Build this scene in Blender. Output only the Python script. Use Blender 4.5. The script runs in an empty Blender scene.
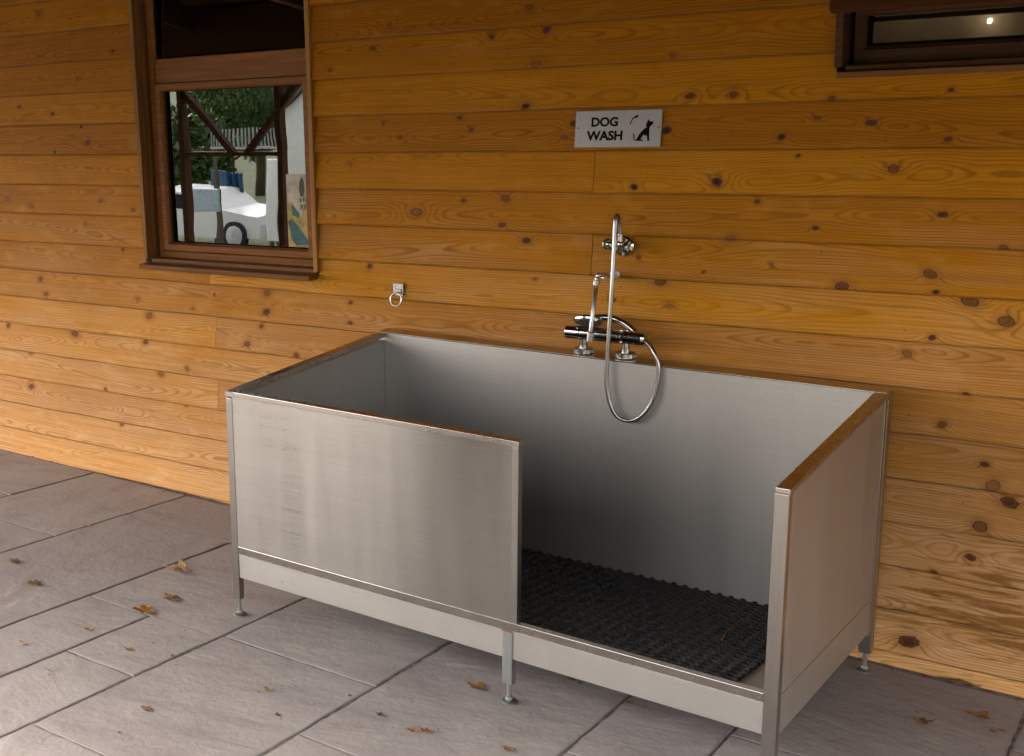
import bpy, bmesh, math, random
import numpy as np
from mathutils import Vector, Matrix

random.seed(7)
rng = np.random.default_rng(11)
S = bpy.context.scene
COL = S.collection
rad = math.radians

# ------------------------------------------------------------------ camera (shift lens)
F_PX, PX, PY, W_PX, H_PX = 1242.888, 72.215, 315.41, 1024, 756
CAM = Vector((2.51645, -4.49559, 2.10458))
ROT = Matrix(((0.7287606514430935, -0.08222324765080334, 0.6798141293427142),
              (0.6807289845937448, 0.19466397956269238, -0.7061968454504489),
              (-0.07426952566300013, 0.9774176551539113, 0.19783519644194414)))
cam = bpy.data.cameras.new('camera')
co = bpy.data.objects.new('camera', cam); COL.objects.link(co)
co.matrix_world = Matrix.Translation(CAM) @ ROT.to_4x4()
cam.sensor_width = 36; cam.lens = 36 * F_PX / W_PX
cam.shift_x = (W_PX / 2 - PX) / W_PX
cam.shift_y = (PY - H_PX / 2) / W_PX
cam.clip_start = 0.05; cam.clip_end = 2000
S.camera = co

# measured from the photograph: the level of the ground and where sight lines meet known planes
G0, GA, GB = -0.00521, -0.01425, -0.1095
def gz(x, y): return G0 + GA * x + GB * max(y, -6.0)
def ray(px, py): return ROT @ Vector(((px - PX) / F_PX, -(py - PY) / F_PX, -1.0))
def on_y(px, py, y=0.0):
    d = ray(px, py); t = (y - CAM.y) / d.y
    return CAM + t * d
def on_ground(px, py):
    d = ray(px, py)
    t = (G0 + GA * CAM.x + GB * CAM.y - CAM.z) / (d.z - GA * d.x - GB * d.y)
    return CAM + t * d
def mirrored(px, py, depth, pane=0.09):        # the outdoor point seen reflected in a pane
    p = on_y(px, py, 2 * pane + depth)
    return Vector((p.x, -depth, p.z))

# ------------------------------------------------------------------ helpers
def tag(o, label=None, cat=None, group=None, kind=None):
    if label: o['label'] = label
    if cat: o['category'] = cat
    if group: o['group'] = group
    if kind: o['kind'] = kind
    return o
def empty(name, loc, label, cat, group=None):
    o = bpy.data.objects.new(name, None); COL.objects.link(o); o.location = loc
    o.empty_display_size = 0.05
    return tag(o, label, cat, group)

class MB:
    def __init__(s): s.v = []; s.f = []; s.smooth = []
    def add(s, vs, fs, smooth=False):
        n = len(s.v); s.v += [tuple(p) for p in vs]
        s.f += [tuple(i + n for i in f) for f in fs]; s.smooth += [smooth] * len(fs)
        return s
    def box(s, a, b, T=None, bev=0.0):
        bm = bmesh.new()
        bmesh.ops.create_cube(bm, size=1.0)
        a = Vector(a); b = Vector(b)
        for v in bm.verts:
            v.co = Vector([(a[i] + b[i]) / 2 + v.co[i] * (b[i] - a[i]) for i in range(3)])
        if bev > 0: bmesh.ops.bevel(bm, geom=list(bm.edges), offset=bev, segments=2, affect='EDGES', profile=0.5)
        bm.verts.index_update()
        vs = [T(v.co) if T else v.co.copy() for v in bm.verts]
        fs = [[v.index for v in f.verts] for f in bm.faces]
        bm.free()
        return s.add(vs, fs)
    def tube(s, path, r, n=12, cap=True, smooth=True):
        P = [Vector(p) for p in path]; m = len(P)
        R = r if hasattr(r, '__len__') else [r] * m
        t0 = (P[1] - P[0]).normalized()
        u = t0.orthogonal().normalized(); vs = []
        for i in range(m):
            t = (P[min(i + 1, m - 1)] - P[max(i - 1, 0)]).normalized()
            u = (u - t * u.dot(t)).normalized(); w = t.cross(u)
            for k in range(n):
                a = 2 * math.pi * k / n
                vs.append(P[i] + (u * math.cos(a) + w * math.sin(a)) * R[i])
        fs = [(i * n + k, i * n + (k + 1) % n, (i + 1) * n + (k + 1) % n, (i + 1) * n + k) for i in range(m - 1) for k in range(n)]
        s.add(vs, fs, smooth)
        if cap:
            s.f += [tuple(len(s.v) - m * n + k for k in range(n - 1, -1, -1)), tuple(len(s.v) - n + k for k in range(n))]
            s.smooth += [False, False]
        return s
    def lathe(s, base, axis, prof, n=24):             # prof: (height, radius)
        base = Vector(base); axis = Vector(axis).normalized()
        u = axis.orthogonal().normalized(); w = axis.cross(u); vs = []
        for h, r in prof:
            for k in range(n):
                a = 2 * math.pi * k / n
                vs.append(base + axis * h + (u * math.cos(a) + w * math.sin(a)) * r)
        m = len(prof)
        fs = [(i * n + k, i * n + (k + 1) % n, (i + 1) * n + (k + 1) % n, (i + 1) * n + k) for i in range(m - 1) for k in range(n)]
        s.add(vs, fs, False)
        s.f += [tuple(len(s.v) - m * n + k for k in range(n - 1, -1, -1)), tuple(len(s.v) - n + k for k in range(n))]
        s.smooth += [False, False]
        return s
    def prism(s, poly, d):                            # planar outline pushed along d
        d = Vector(d); n = len(poly)
        P = [Vector(p) for p in poly]
        vs = P + [p + d for p in P]
        fs = [tuple(range(n - 1, -1, -1)), tuple(range(n, 2 * n))] + [(k, (k + 1) % n, n + (k + 1) % n, n + k) for k in range(n)]
        return s.add(vs, fs)
    def build(s, name, m, parent=None, auto=35, origin=None):
        me = bpy.data.meshes.new(name)
        off = Vector(origin) if origin is not None else (parent_world(parent) if parent else Vector((0, 0, 0)))
        me.from_pydata([tuple(Vector(v) - off) for v in s.v], [], s.f)
        me.polygons.foreach_set('use_smooth', s.smooth)
        bm = bmesh.new(); bm.from_mesh(me); bmesh.ops.recalc_face_normals(bm, faces=bm.faces); bm.to_mesh(me); bm.free()
        me.materials.append(m)
        o = bpy.data.objects.new(name, me); COL.objects.link(o)
        if parent:
            o.parent = parent
            o.location = off - parent_world(parent)
        else: o.location = off
        return o
def parent_world(o):
    v = Vector(o.location)
    while o.parent: o = o.parent; v += Vector(o.location)
    return v
def smoothpath(P, n=8):                               # Catmull-Rom
    P = [Vector(p) for p in P]; Q = [P[0] * 2 - P[1]] + P + [P[-1] * 2 - P[-2]]; out = []
    for i in range(1, len(Q) - 2):
        a, b, c, d = Q[i - 1], Q[i], Q[i + 1], Q[i + 2]
        for k in range(n):
            t = k / n
            out.append(0.5 * ((2 * b) + (c - a) * t + (2 * a - 5 * b + 4 * c - d) * t * t + (3 * b - a - 3 * c + d) * t ** 3))
    out.append(P[-1]); return out
def resample(P, step):
    out = [P[0]]; acc = 0
    for a, b in zip(P[:-1], P[1:]):
        L = (b - a).length
        while acc + L >= step and L > 1e-9:
            k = (step - acc) / L; a = a + (b - a) * k; out.append(a.copy()); L = (b - a).length; acc = 0
        acc += L
    out.append(P[-1]); return out

# ------------------------------------------------------------------ materials
class NT:
    def __init__(s, name):
        s.m = bpy.data.materials.new(name); s.m.use_nodes = True
        s.t = s.m.node_tree; s.n = s.t.nodes; s.b = s.n['Principled BSDF']
    def node(s, kind, **kw):
        x = s.n.new(kind)
        for k, v in kw.items():
            if k.startswith('i_'):
                key = k[2:]; key = int(key) if key.isdigit() else key.replace('_', ' ')
                s.put(x, key, v)
            else: setattr(x, k, v)
        return x
    def put(s, x, key, v):
        if isinstance(v, bpy.types.NodeSocket): s.t.links.new(v, x.inputs[key])
        else: x.inputs[key].default_value = v
    def attr(s, name, out='Fac'):
        x = s.n.new('ShaderNodeAttribute'); x.attribute_name = name; return x.outputs[out]
    def math(s, op, a, b=0.0, c=0.0, clamp=False):
        x = s.node('ShaderNodeMath', operation=op, use_clamp=clamp, i_0=a, i_1=b, i_2=c); return x.outputs[0]
    def mix(s, f, a, b, mode='MIX'):
        x = s.n.new('ShaderNodeMix'); x.data_type = 'RGBA'; x.blend_type = mode; x.clamp_factor = True
        s.put(x, 0, f)
        for k, v in ((6, a), (7, b)):
            s.put(x, k, v if isinstance(v, bpy.types.NodeSocket) else (*v, 1.0) if len(v) == 3 else v)
        return x.outputs[2]
    def noise(s, vec, scale, detail=3.0, rough=0.55, dist=0.0, w=None):
        x = s.n.new('ShaderNodeTexNoise')
        if w is not None: x.noise_dimensions = '4D'; s.put(x, 'W', w)
        s.put(x, 'Vector', vec); s.put(x, 'Scale', scale); s.put(x, 'Detail', detail); s.put(x, 'Roughness', rough); s.put(x, 'Distortion', dist)
        return x.outputs[0]
    def mapping(s, vec, sc=(1, 1, 1), rot=(0, 0, 0), loc=(0, 0, 0)):
        x = s.n.new('ShaderNodeMapping'); s.put(x, 'Vector', vec); s.put(x, 'Scale', sc); s.put(x, 'Rotation', rot); s.put(x, 'Location', loc); return x.outputs[0]
    def ramp(s, f, lo, hi, a=0.0, b=1.0, smooth=True):
        x = s.n.new('ShaderNodeMapRange'); x.interpolation_type = 'SMOOTHSTEP' if smooth else 'LINEAR'
        s.put(x, 0, f); s.put(x, 1, lo); s.put(x, 2, hi); s.put(x, 3, a); s.put(x, 4, b); return x.outputs[0]
    def obj(s): return s.n.new('ShaderNodeTexCoord').outputs['Object']
    def pos(s): return s.n.new('ShaderNodeNewGeometry').outputs['Position']
    def bump(s, h, strength=0.3, dist=0.002):
        x = s.n.new('ShaderNodeBump'); s.put(x, 'Height', h); s.put(x, 'Strength', strength); s.put(x, 'Distance', dist)
        s.t.links.new(x.outputs[0], s.b.inputs['Normal'])
    def set(s, **kw):
        for k, v in kw.items():
            k = {'color': 'Base Color', 'rough': 'Roughness', 'metal': 'Metallic', 'spec': 'Specular IOR Level', 'aniso': 'Anisotropic', 'coat': 'Coat Weight', 'ior': 'IOR'}[k]
            if k == 'Base Color' and not isinstance(v, bpy.types.NodeSocket): v = (*v, 1.0)
            s.put(s.b, k, v)
        return s

def simple(name, color, rough=0.5, metal=0.0, var=0.12, scale=30.0, bump=0.0, spec=0.4):
    M = NT(name); p = M.pos()
    n = M.noise(p, scale, 4)
    c = M.mix(M.ramp(n, 0.3, 0.7), [x * (1 - var) for x in color], [min(1, x * (1 + var)) for x in color])
    M.set(color=c, rough=rough, metal=metal, spec=spec)
    if bump: M.bump(M.noise(p, scale * 4, 4), bump)
    return M.m

def wood_cladding():
    M = NT('larch_cladding')
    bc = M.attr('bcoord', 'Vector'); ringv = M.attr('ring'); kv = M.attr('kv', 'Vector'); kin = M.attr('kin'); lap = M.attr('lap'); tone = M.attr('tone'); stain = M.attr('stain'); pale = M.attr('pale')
    kdark = M.attr('kdark')
    kd0 = M.math('ADD', M.node('ShaderNodeVectorMath', operation='LENGTH', i_0=kv).outputs['Value'], M.math('MULTIPLY', M.math('SUBTRACT', 1.0, kin), 8.0))
    wob = M.noise(M.mapping(bc, (3, 30, 1)), 1.0, 3)
    rr = M.math('ADD', ringv, M.math('MULTIPLY', wob, 0.55))
    frac = M.math('FRACT', rr)
    late = M.ramp(frac, 0.45, 0.93); late = M.math('MULTIPLY', late, M.ramp(frac, 1.0, 0.93))
    fib = M.noise(M.mapping(bc, (2.2, 150, 1)), 1.0, 4, 0.65)
    fib2 = M.noise(M.mapping(bc, (7, 420, 1)), 1.0, 2, 0.6)
    patch = M.noise(M.mapping(bc, (1.6, 7, 1)), 1.0, 3)
    c = M.mix(pale, (0.42, 0.168, 0.015), (0.74, 0.445, 0.22))
    dark = M.mix(pale, (0.215, 0.078, 0.004), (0.46, 0.215, 0.058))
    c = M.mix(M.math('MULTIPLY', late, M.math('MAXIMUM', M.ramp(patch, 0.3, 0.75, 0.40, 0.95), M.ramp(kd0, 5.0, 1.5, 0.0, 1.0))), c, dark)
    c = M.mix(M.ramp(fib, 0.35, 0.75, 0.0, 0.55), c, dark)
    c = M.mix(M.ramp(fib2, 0.5, 0.8, 0.0, 0.25), c, dark)
    hs = M.node('ShaderNodeHueSaturation'); M.put(hs, 'Color', c)
    M.put(hs, 'Value', M.ramp(tone, 0, 1, 0.80, 1.17, False)); M.put(hs, 'Hue', M.ramp(tone, 0, 1, 0.495, 0.502, False)); M.put(hs, 'Saturation', M.ramp(patch, 0.2, 0.8, 1.15, 1.02))
    c = hs.outputs[0]
    # grey-brown weather streaks that run with the grain
    wst = M.math('MULTIPLY', M.ramp(M.noise(M.mapping(bc, (0.9, 26, 3)), 1.0, 4, 0.6), 0.56, 0.74), 0.26)
    c = M.mix(wst, c, (0.24, 0.13, 0.055))
    blot = M.noise(M.mapping(bc, (7, 16, 2)), 1.0, 4, 0.6)
    c = M.mix(M.ramp(blot, 0.52, 0.75, 0.0, 0.38), c, M.mix(pale, (0.26, 0.088, 0.003), (0.48, 0.21, 0.04)))
    c = M.mix(M.ramp(blot, 0.48, 0.28, 0.0, 0.30), c, M.mix(pale, (0.42, 0.195, 0.018), (0.76, 0.49, 0.24)))
    # warm halo, body, rim and heart of the knots
    kd = kd0
    kn = M.math('ADD', kd, M.math('MULTIPLY', M.math('SUBTRACT', M.noise(M.mapping(bc, (80, 95, 1)), 1.0, 3), 0.5), 0.6))
    c = M.mix(M.ramp(kn, 2.8, 0.9, 0.0, 0.5), c, (0.25, 0.09, 0.016))
    c = M.mix(M.math('MULTIPLY', M.ramp(kn, 1.1, 0.9), M.ramp(kdark, 0.0, 0.7, 0.30, 0.92)), c, M.mix(M.ramp(M.math('SINE', M.math('MULTIPLY', kn, 16.0)), -1, 1), (0.19, 0.066, 0.014), (0.12, 0.040, 0.009)))
    rim = M.math('MULTIPLY', M.ramp(kn, 1.15, 0.98), M.ramp(kn, 0.75, 0.95))
    c = M.mix(M.math('MULTIPLY', rim, M.ramp(kdark, 0.0, 0.6, 0.35, 0.85)), c, (0.055, 0.022, 0.008))
    c = M.mix(M.math('MULTIPLY', M.ramp(kn, 0.95, 0.5), M.math('MULTIPLY', kdark, M.math('MULTIPLY', kdark, 0.95))), c, (0.02, 0.010, 0.006))
    # tannin stains low on the wall
    sn = M.noise(M.mapping(bc, (5, 34, 2)), 1.0, 6, 0.62, 1.0)
    sm = M.ramp(M.math('ADD', sn, M.math('MULTIPLY', stain, 0.36)), 0.77, 0.95)
    sm = M.math('MULTIPLY', sm, M.ramp(stain, 0.05, 0.4))
    c = M.mix(M.math('MULTIPLY', sm, 0.9), c, (0.235, 0.095, 0.017))
    c = M.mix(M.math('MULTIPLY', lap, M.ramp(M.noise(M.mapping(bc, (6, 40, 1)), 1.0, 3), 0.3, 0.65, 0.35, 0.80)), c, (0.045, 0.021, 0.008))  # shadow line along each board lap, painted into the colour
    # specks of dirt
    vor = M.node('ShaderNodeTexVoronoi'); M.put(vor, 'Vector', M.mapping(bc, (26, 26, 1))); M.put(vor, 'Scale', 1.0); M.put(vor, 'Randomness', 1.0)
    sp = M.math('MULTIPLY', M.ramp(vor.outputs['Distance'], 0.085, 0.05), M.ramp(M.noise(M.mapping(bc, (5, 5, 1)), 1.0, 2), 0.55, 0.62))
    c = M.mix(M.math('MULTIPLY', sp, 0.75), c, (0.05, 0.028, 0.014))
    M.set(color=c, rough=M.ramp(fib, 0.3, 0.7, 0.55, 0.72), spec=0.16)
    h = M.math('ADD', M.math('MULTIPLY', fib, 0.6), M.math('MULTIPLY', late, 0.35))
    h = M.math('SUBTRACT', h, M.math('MULTIPLY', rim, M.ramp(kdark, 0.0, 0.6, 0.35, 0.85)))
    M.bump(h, 0.35, 0.0015)
    return M.m

def stained_wood(name, a, b, rough=0.42, axis=0, scale=1.0):
    M = NT(name); p = M.obj()
    sc = [60 * scale] * 3; sc[axis] = 2.5
    g = M.noise(M.mapping(p, tuple(sc)), 1.0, 5, 0.62, 0.4)
    sc2 = [9.0] * 3; sc2[axis] = 1.0
    g2 = M.noise(M.mapping(p, tuple(sc2)), 1.0, 3)
    c = M.mix(M.ramp(g, 0.3, 0.7), a, b); c = M.mix(M.ramp(g2, 0.35, 0.75, 0, 0.4), c, a)
    M.set(color=c, rough=rough + 0.08, spec=0.2); M.bump(g, 0.18, 0.001)
    return M.m

def steel(name, base=(0.60, 0.565, 0.525), rough=0.30, aniso=0.75, axis='X', grime=0.5, wear=True, wavy=0.0, brush=0.06):
    M = NT(name); p = M.pos()
    sc = {'X': (3, 3, 420), 'Z': (420, 420, 3), 'Y': (3, 3, 420)}[axis]
    if brush == 0: sc = (6, 6, 6)                 # plain rolled edge strips carry no grain
    br = M.noise(M.mapping(p, sc), 1.0, 3, 0.7)
    sm = M.noise(M.mapping(p, (11, 11, 1.3)), 1.0, 5, 0.62)
    sm2 = M.noise(M.mapping(p, (2.0, 2.0, 1.2)), 1.0, 2)
    c = M.mix(M.ramp(br, 0.25, 0.8), [x * 0.93 for x in base], [min(1, x * 1.05) for x in base])
    c = M.mix(M.ramp(sm, 0.45, 0.8, 0.0, 0.22 * grime), c, (0.40, 0.34, 0.28))
    r = M.math('ADD', M.ramp(sm, 0.3, 0.75, rough - 0.03, rough + 0.04), M.ramp(br, 0.2, 0.8, -0.025, 0.04))
    spk = M.noise(M.mapping(p, (260, 260, 190)), 1.0, 2, 0.6); c = M.mix(M.ramp(spk, 0.45, 0.8, 0, 0.4), c, [x * 0.72 for x in base])
    spots = M.node('ShaderNodeTexVoronoi'); M.put(spots, 'Vector', p); M.put(spots, 'Scale', 55.0)
    so_ = M.math('MULTIPLY', M.ramp(spots.outputs['Distance'], 0.22, 0.12), M.ramp(M.noise(p, 9, 3), 0.5, 0.62))
    c = M.mix(M.math('MULTIPLY', so_, 0.22 * grime), c, [min(1, x * 1.25) for x in base])
    if wear:                      # dried drips and small rust specks
        d = M.noise(M.mapping(p, (34, 34, 2.4)), 1.0, 2)
        dm = M.math('MULTIPLY', M.ramp(d, 0.62, 0.8), M.ramp(sm2, 0.45, 0.7))
        c = M.mix(M.math('MULTIPLY', dm, 0.22 * grime), c, (0.50, 0.46, 0.41)); r = M.math('ADD', r, M.math('MULTIPLY', dm, 0.01))
        vo = M.node('ShaderNodeTexVoronoi'); M.put(vo, 'Vector', p); M.put(vo, 'Scale', 24.0)
        ru = M.math('MULTIPLY', M.ramp(vo.outputs['Distance'], 0.10, 0.06), M.ramp(M.noise(p, 3.3, 3), 0.60, 0.66))
        c = M.mix(M.math('MULTIPLY', ru, 0.8), c, (0.30, 0.13, 0.035)); M.put(M.b, 'Metallic', M.ramp(ru, 0, 1, 1.0, 0.3))
        M.set(color=c, rough=r, aniso=aniso)
    else:
        M.set(color=c, rough=r, metal=1.0, aniso=aniso)
    if aniso:
        tg = M.n.new('ShaderNodeCombineXYZ')
        v = {'X': (0, 0, 1), 'Y': (0, 0, 1), 'Z': (0.7, 0.7, 0)}[axis]   # brushed metal scatters across its grain
        for i in range(3): tg.inputs[i].default_value = v[i]
        M.t.links.new(tg.outputs[0], M.b.inputs['Tangent'])
    if brush >= 0.02: M.bump(M.math('ADD', M.math('MULTIPLY', br, 0.5), M.math('MULTIPLY', sm, wavy)), brush, 0.0004 if not wavy else 0.004)
    return M.m

def stone():
    M = NT('riven_sandstone'); p = M.pos(); rn = M.attr('rnd'); ang = M.attr('ang')
    w = M.math('MULTIPLY', rn, 37.0)
    vr = M.node('ShaderNodeVectorRotate', rotation_type='Z_AXIS', i_Vector=p, i_Angle=ang)
    q = vr.outputs[0]
    st = M.noise(M.mapping(q, (2.6, 8.5, 2)), 1.0, 7, 0.66, 0.8, w)          # bedding streaks
    cl = M.noise(q, 3.2, 5, 0.6, 0.3, w)
    fine = M.noise(q, 95, 3, 0.7, 0, w)
    base = M.mix(M.ramp(rn, 0, 1, 0, 1, False), (0.295, 0.257, 0.246), (0.345, 0.305, 0.286))
    c = M.mix(M.ramp(cl, 0.35, 0.7, 0, 0.75), base, (0.37, 0.33, 0.30))
    c = M.mix(M.ramp(st, 0.45, 0.72, 0, 0.5), c, (0.19, 0.153, 0.138))
    ve = M.noise(M.mapping(q, (1.1, 5.5, 1)), 1.0, 5, 0.55, 0.7, w)
    vm = M.math('SUBTRACT', 1.0, M.math('MULTIPLY', M.math('ABSOLUTE', M.math('SUBTRACT', ve, 0.52)), 60.0), clamp=True)
    vm = M.math('MULTIPLY', vm, M.ramp(M.noise(q, 4.5, 3, 0.5, 0, w), 0.52, 0.66))
    c = M.mix(M.math('MULTIPLY', vm, 0.5), c, (0.50, 0.435, 0.37))
    c = M.mix(M.ramp(fine, 0.55, 0.8, 0, 0.4), c, (0.13, 0.108, 0.096))
    c = M.mix(M.ramp(fine, 0.42, 0.2, 0, 0.35), c, (0.38, 0.34, 0.31))
    blot = M.noise(q, 7.5, 4, 0.6, 0.5, w)
    c = M.mix(M.ramp(blot, 0.60, 0.75, 0, 0.35), c, (0.15, 0.122, 0.10))
    vo = M.node('ShaderNodeTexVoronoi'); M.put(vo, 'Vector', p); M.put(vo, 'Scale', 17.0)
    sp = M.math('MULTIPLY', M.ramp(vo.outputs['Distance'], 0.07, 0.045), M.ramp(M.noise(p, 6, 2), 0.5, 0.6))
    c = M.mix(M.math('MULTIPLY', sp, 0.8), c, (0.07, 0.05, 0.035))
    grit = M.noise(q, 210, 2, 0.7, 0, w); mid = M.noise(q, 28, 4, 0.65, 0.4, w)
    c = M.mix(M.ramp(grit, 0.52, 0.78, 0, 0.4), c, (0.14, 0.118, 0.108)); c = M.mix(M.ramp(mid, 0.55, 0.75, 0, 0.30), c, (0.17, 0.142, 0.128)); c = M.mix(M.ramp(mid, 0.45, 0.27, 0, 0.30), c, (0.42, 0.375, 0.345))
    c = M.mix(M.math('MULTIPLY', M.attr('dirt'), 0.9), c, (0.185, 0.16, 0.145))
    M.set(color=c, rough=M.ramp(cl, 0.3, 0.7, 0.6, 0.8), spec=0.25)
    h = M.math('ADD', M.math('MULTIPLY', st, 0.75), M.math('ADD', M.math('MULTIPLY', cl, 1.5), M.math('ADD', M.math('MULTIPLY', fine, 0.16), M.math('MULTIPLY', mid, 0.6))))
    M.bump(h, 0.6, 0.008)
    return M.m

def glass_mat(name, ior=3.1):
    M = NT(name); n = M.n; n.remove(M.b)
    tr = n.new('ShaderNodeBsdfTransparent'); tr.inputs[0].default_value = (0.80, 0.84, 0.82, 1)
    gl = n.new('ShaderNodeBsdfGlossy'); gl.inputs['Roughness'].default_value = 0.004
    wv = M.noise(M.pos(), 4.0, 1)
    bp = n.new('ShaderNodeBump'); M.put(bp, 'Height', wv); bp.inputs['Strength'].default_value = 0.03; bp.inputs['Distance'].default_value = 0.01
    M.t.links.new(bp.outputs[0], gl.inputs['Normal'])
    fr = n.new('ShaderNodeFresnel'); fr.inputs[0].default_value = ior
    mx = n.new('ShaderNodeMixShader')
    M.t.links.new(fr.outputs[0], mx.inputs[0]); M.t.links.new(tr.outputs[0], mx.inputs[1]); M.t.links.new(gl.outputs[0], mx.inputs[2])
    M.t.links.new(mx.outputs[0], n['Material Output'].inputs[0])
    return M.m

def lamp_mat(name, col, st):
    M = NT(name); M.set(color=(0.8, 0.8, 0.8))
    M.b.inputs['Emission Color'].default_value = (*col, 1); M.b.inputs['Emission Strength'].default_value = st
    return M.m

MAT = dict(
    clad=wood_cladding(),
    jamb=stained_wood('jamb_wood', (0.13, 0.055, 0.014), (0.30, 0.135, 0.035), 0.5, 2),
    trim=stained_wood('corner_trim_wood', (0.26, 0.115, 0.025), (0.42, 0.20, 0.05), 0.5, 2),
    frame=stained_wood('window_frame_wood', (0.15, 0.048, 0.007), (0.25, 0.09, 0.016), 0.33, 0),
    dark=stained_wood('dark_window_wood', (0.05, 0.018, 0.005), (0.10, 0.036, 0.010), 0.5, 0),
    sill=stained_wood('sill_wood', (0.12, 0.046, 0.012), (0.21, 0.082, 0.022), 0.4, 0),
    canopy=stained_wood('canopy_boards', (0.055, 0.023, 0.007), (0.11, 0.05, 0.016), 0.6, 0),
    sheet=steel('brushed_sheet_steel', (0.335, 0.310, 0.282), 0.31, 0.85, 'X', 0.2, True, 0.0, 0.012),
    inner=steel('inner_sheet_steel', (0.50, 0.465, 0.425), 0.50, 0.35, 'X', 0.5),
    skirt=steel('skirt_steel', (0.47, 0.445, 0.415), 0.5, 0.2, 'X', 0.4),
    side=steel('side_sheet_steel', (0.50, 0.50, 0.495), 0.52, 0.3, 'Y', 0.3),
    post=steel('post_steel', (0.38, 0.35, 0.32), 0.33, 0.0, 'Z', 0.25),
    rail=steel('rail_steel', (0.43, 0.395, 0.36), 0.27, 0.0, 'X', 0.12, True, 0, 0.0),
    rim=steel('rim_steel', (0.44, 0.40, 0.36), 0.2, 0.0, 'X', 0.12, True, 0, 0.0),
    tray=steel('tray_steel', (0.30, 0.265, 0.235), 0.5, 0.0, 'X', 1.0),
    zinc=steel('galvanised_steel', (0.42, 0.45, 0.44), 0.42, 0.0, 'Z', 0.5, False),
    chrome=steel('chrome', (0.52, 0.515, 0.51), 0.09, 0.0, 'Z', 0.1, False),
    satin=steel('satin_chrome', (0.48, 0.465, 0.45), 0.22, 0.0, 'Z', 0.3, False),
    pipe=steel('matt_chrome_pipe', (0.54, 0.53, 0.52), 0.33, 0.0, 'Z', 0.2, False),
    signsteel=steel('sign_steel', (0.34, 0.322, 0.318), 0.55, 0.0, 'X', 0.2, False),
    rubber=simple('black_rubber', (0.030, 0.029, 0.028), 0.55, 0, 0.5, 60, 0.5, 0.2),
    ink=simple('black_ink', (0.006, 0.006, 0.006), 0.8, spec=0.05),
    rust=simple('rusty_weld', (0.27, 0.115, 0.03), 0.75, 0.1, 0.5, 150, 0.5),
    gasket=simple('black_gasket', (0.005, 0.005, 0.005), 0.8, spec=0.0),
    stone=stone(),
    mortar=simple('joint_mortar', (0.19, 0.166, 0.15), 0.9, 0, 0.45, 30, 0.6),
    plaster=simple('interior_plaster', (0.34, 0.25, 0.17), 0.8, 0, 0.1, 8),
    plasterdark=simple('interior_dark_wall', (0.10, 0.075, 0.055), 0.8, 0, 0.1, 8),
    pane=glass_mat('window_glass'),
    lamp=lamp_mat('downlight_glow', (1.0, 0.86, 0.66), 0.9),
    white=simple('white_render', (0.78, 0.77, 0.74), 0.7, 0, 0.05, 6),
    whitepaint=simple('white_paint', (0.80, 0.80, 0.79), 0.4, 0, 0.04, 9),
    slate=simple('slate_roof', (0.09, 0.09, 0.10), 0.6, 0, 0.2, 14),
    hedge=simple('hedge_leaves', (0.06, 0.105, 0.022), 0.6, 0, 0.6, 22),
    bark=simple('tree_bark', (0.10, 0.075, 0.05), 0.85, 0, 0.4, 20, 0.5),
    tyre=simple('tyre_rubber', (0.02, 0.02, 0.02), 0.7),
    carglass=simple('car_glass', (0.02, 0.024, 0.028), 0.08),
    carpaint=simple('white_car_paint', (0.78, 0.78, 0.77), 0.25, 0, 0.03, 5),
    alloy=simple('alloy_wheel', (0.62, 0.62, 0.62), 0.4),
    greypaint=simple('grey_paint', (0.34, 0.34, 0.33), 0.5, 0, 0.2, 9),
    bluepaint=simple('blue_paint', (0.008, 0.055, 0.12), 0.6, 0, 0.15, 12),
    greyblue=simple('pale_blue_board', (0.36, 0.44, 0.50), 0.5, 0, 0.1, 8),
)
def grass_mat():
    M = NT('lawn_grass'); p = M.pos()
    a = M.noise(p, 0.9, 4); b = M.noise(p, 45, 4, 0.7)
    c = M.mix(M.ramp(a, 0.3, 0.7), (0.055, 0.085, 0.022), (0.095, 0.115, 0.038)); c = M.mix(M.ramp(b, 0.4, 0.75, 0, 0.5), c, (0.03, 0.055, 0.012))
    M.set(color=c, rough=0.8); M.bump(b, 0.8, 0.03); return M.m
MAT['grass'] = grass_mat()

# ------------------------------------------------------------------ the building
BLD = empty('timber_building', (0, 0.1, 0), 'timber building clad in overlapping orange knotty boards behind the steel bath', 'building')
BP, BZ0 = 0.15, 1.51365                      # cover of a board; height of one lap line
WIN_A = dict(x0=-1.304, x1=-0.338, z0=1.150, z1=2.62)
WIN_B = dict(x0=1.556, x1=2.80, z0=1.903, z1=2.62)

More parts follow.
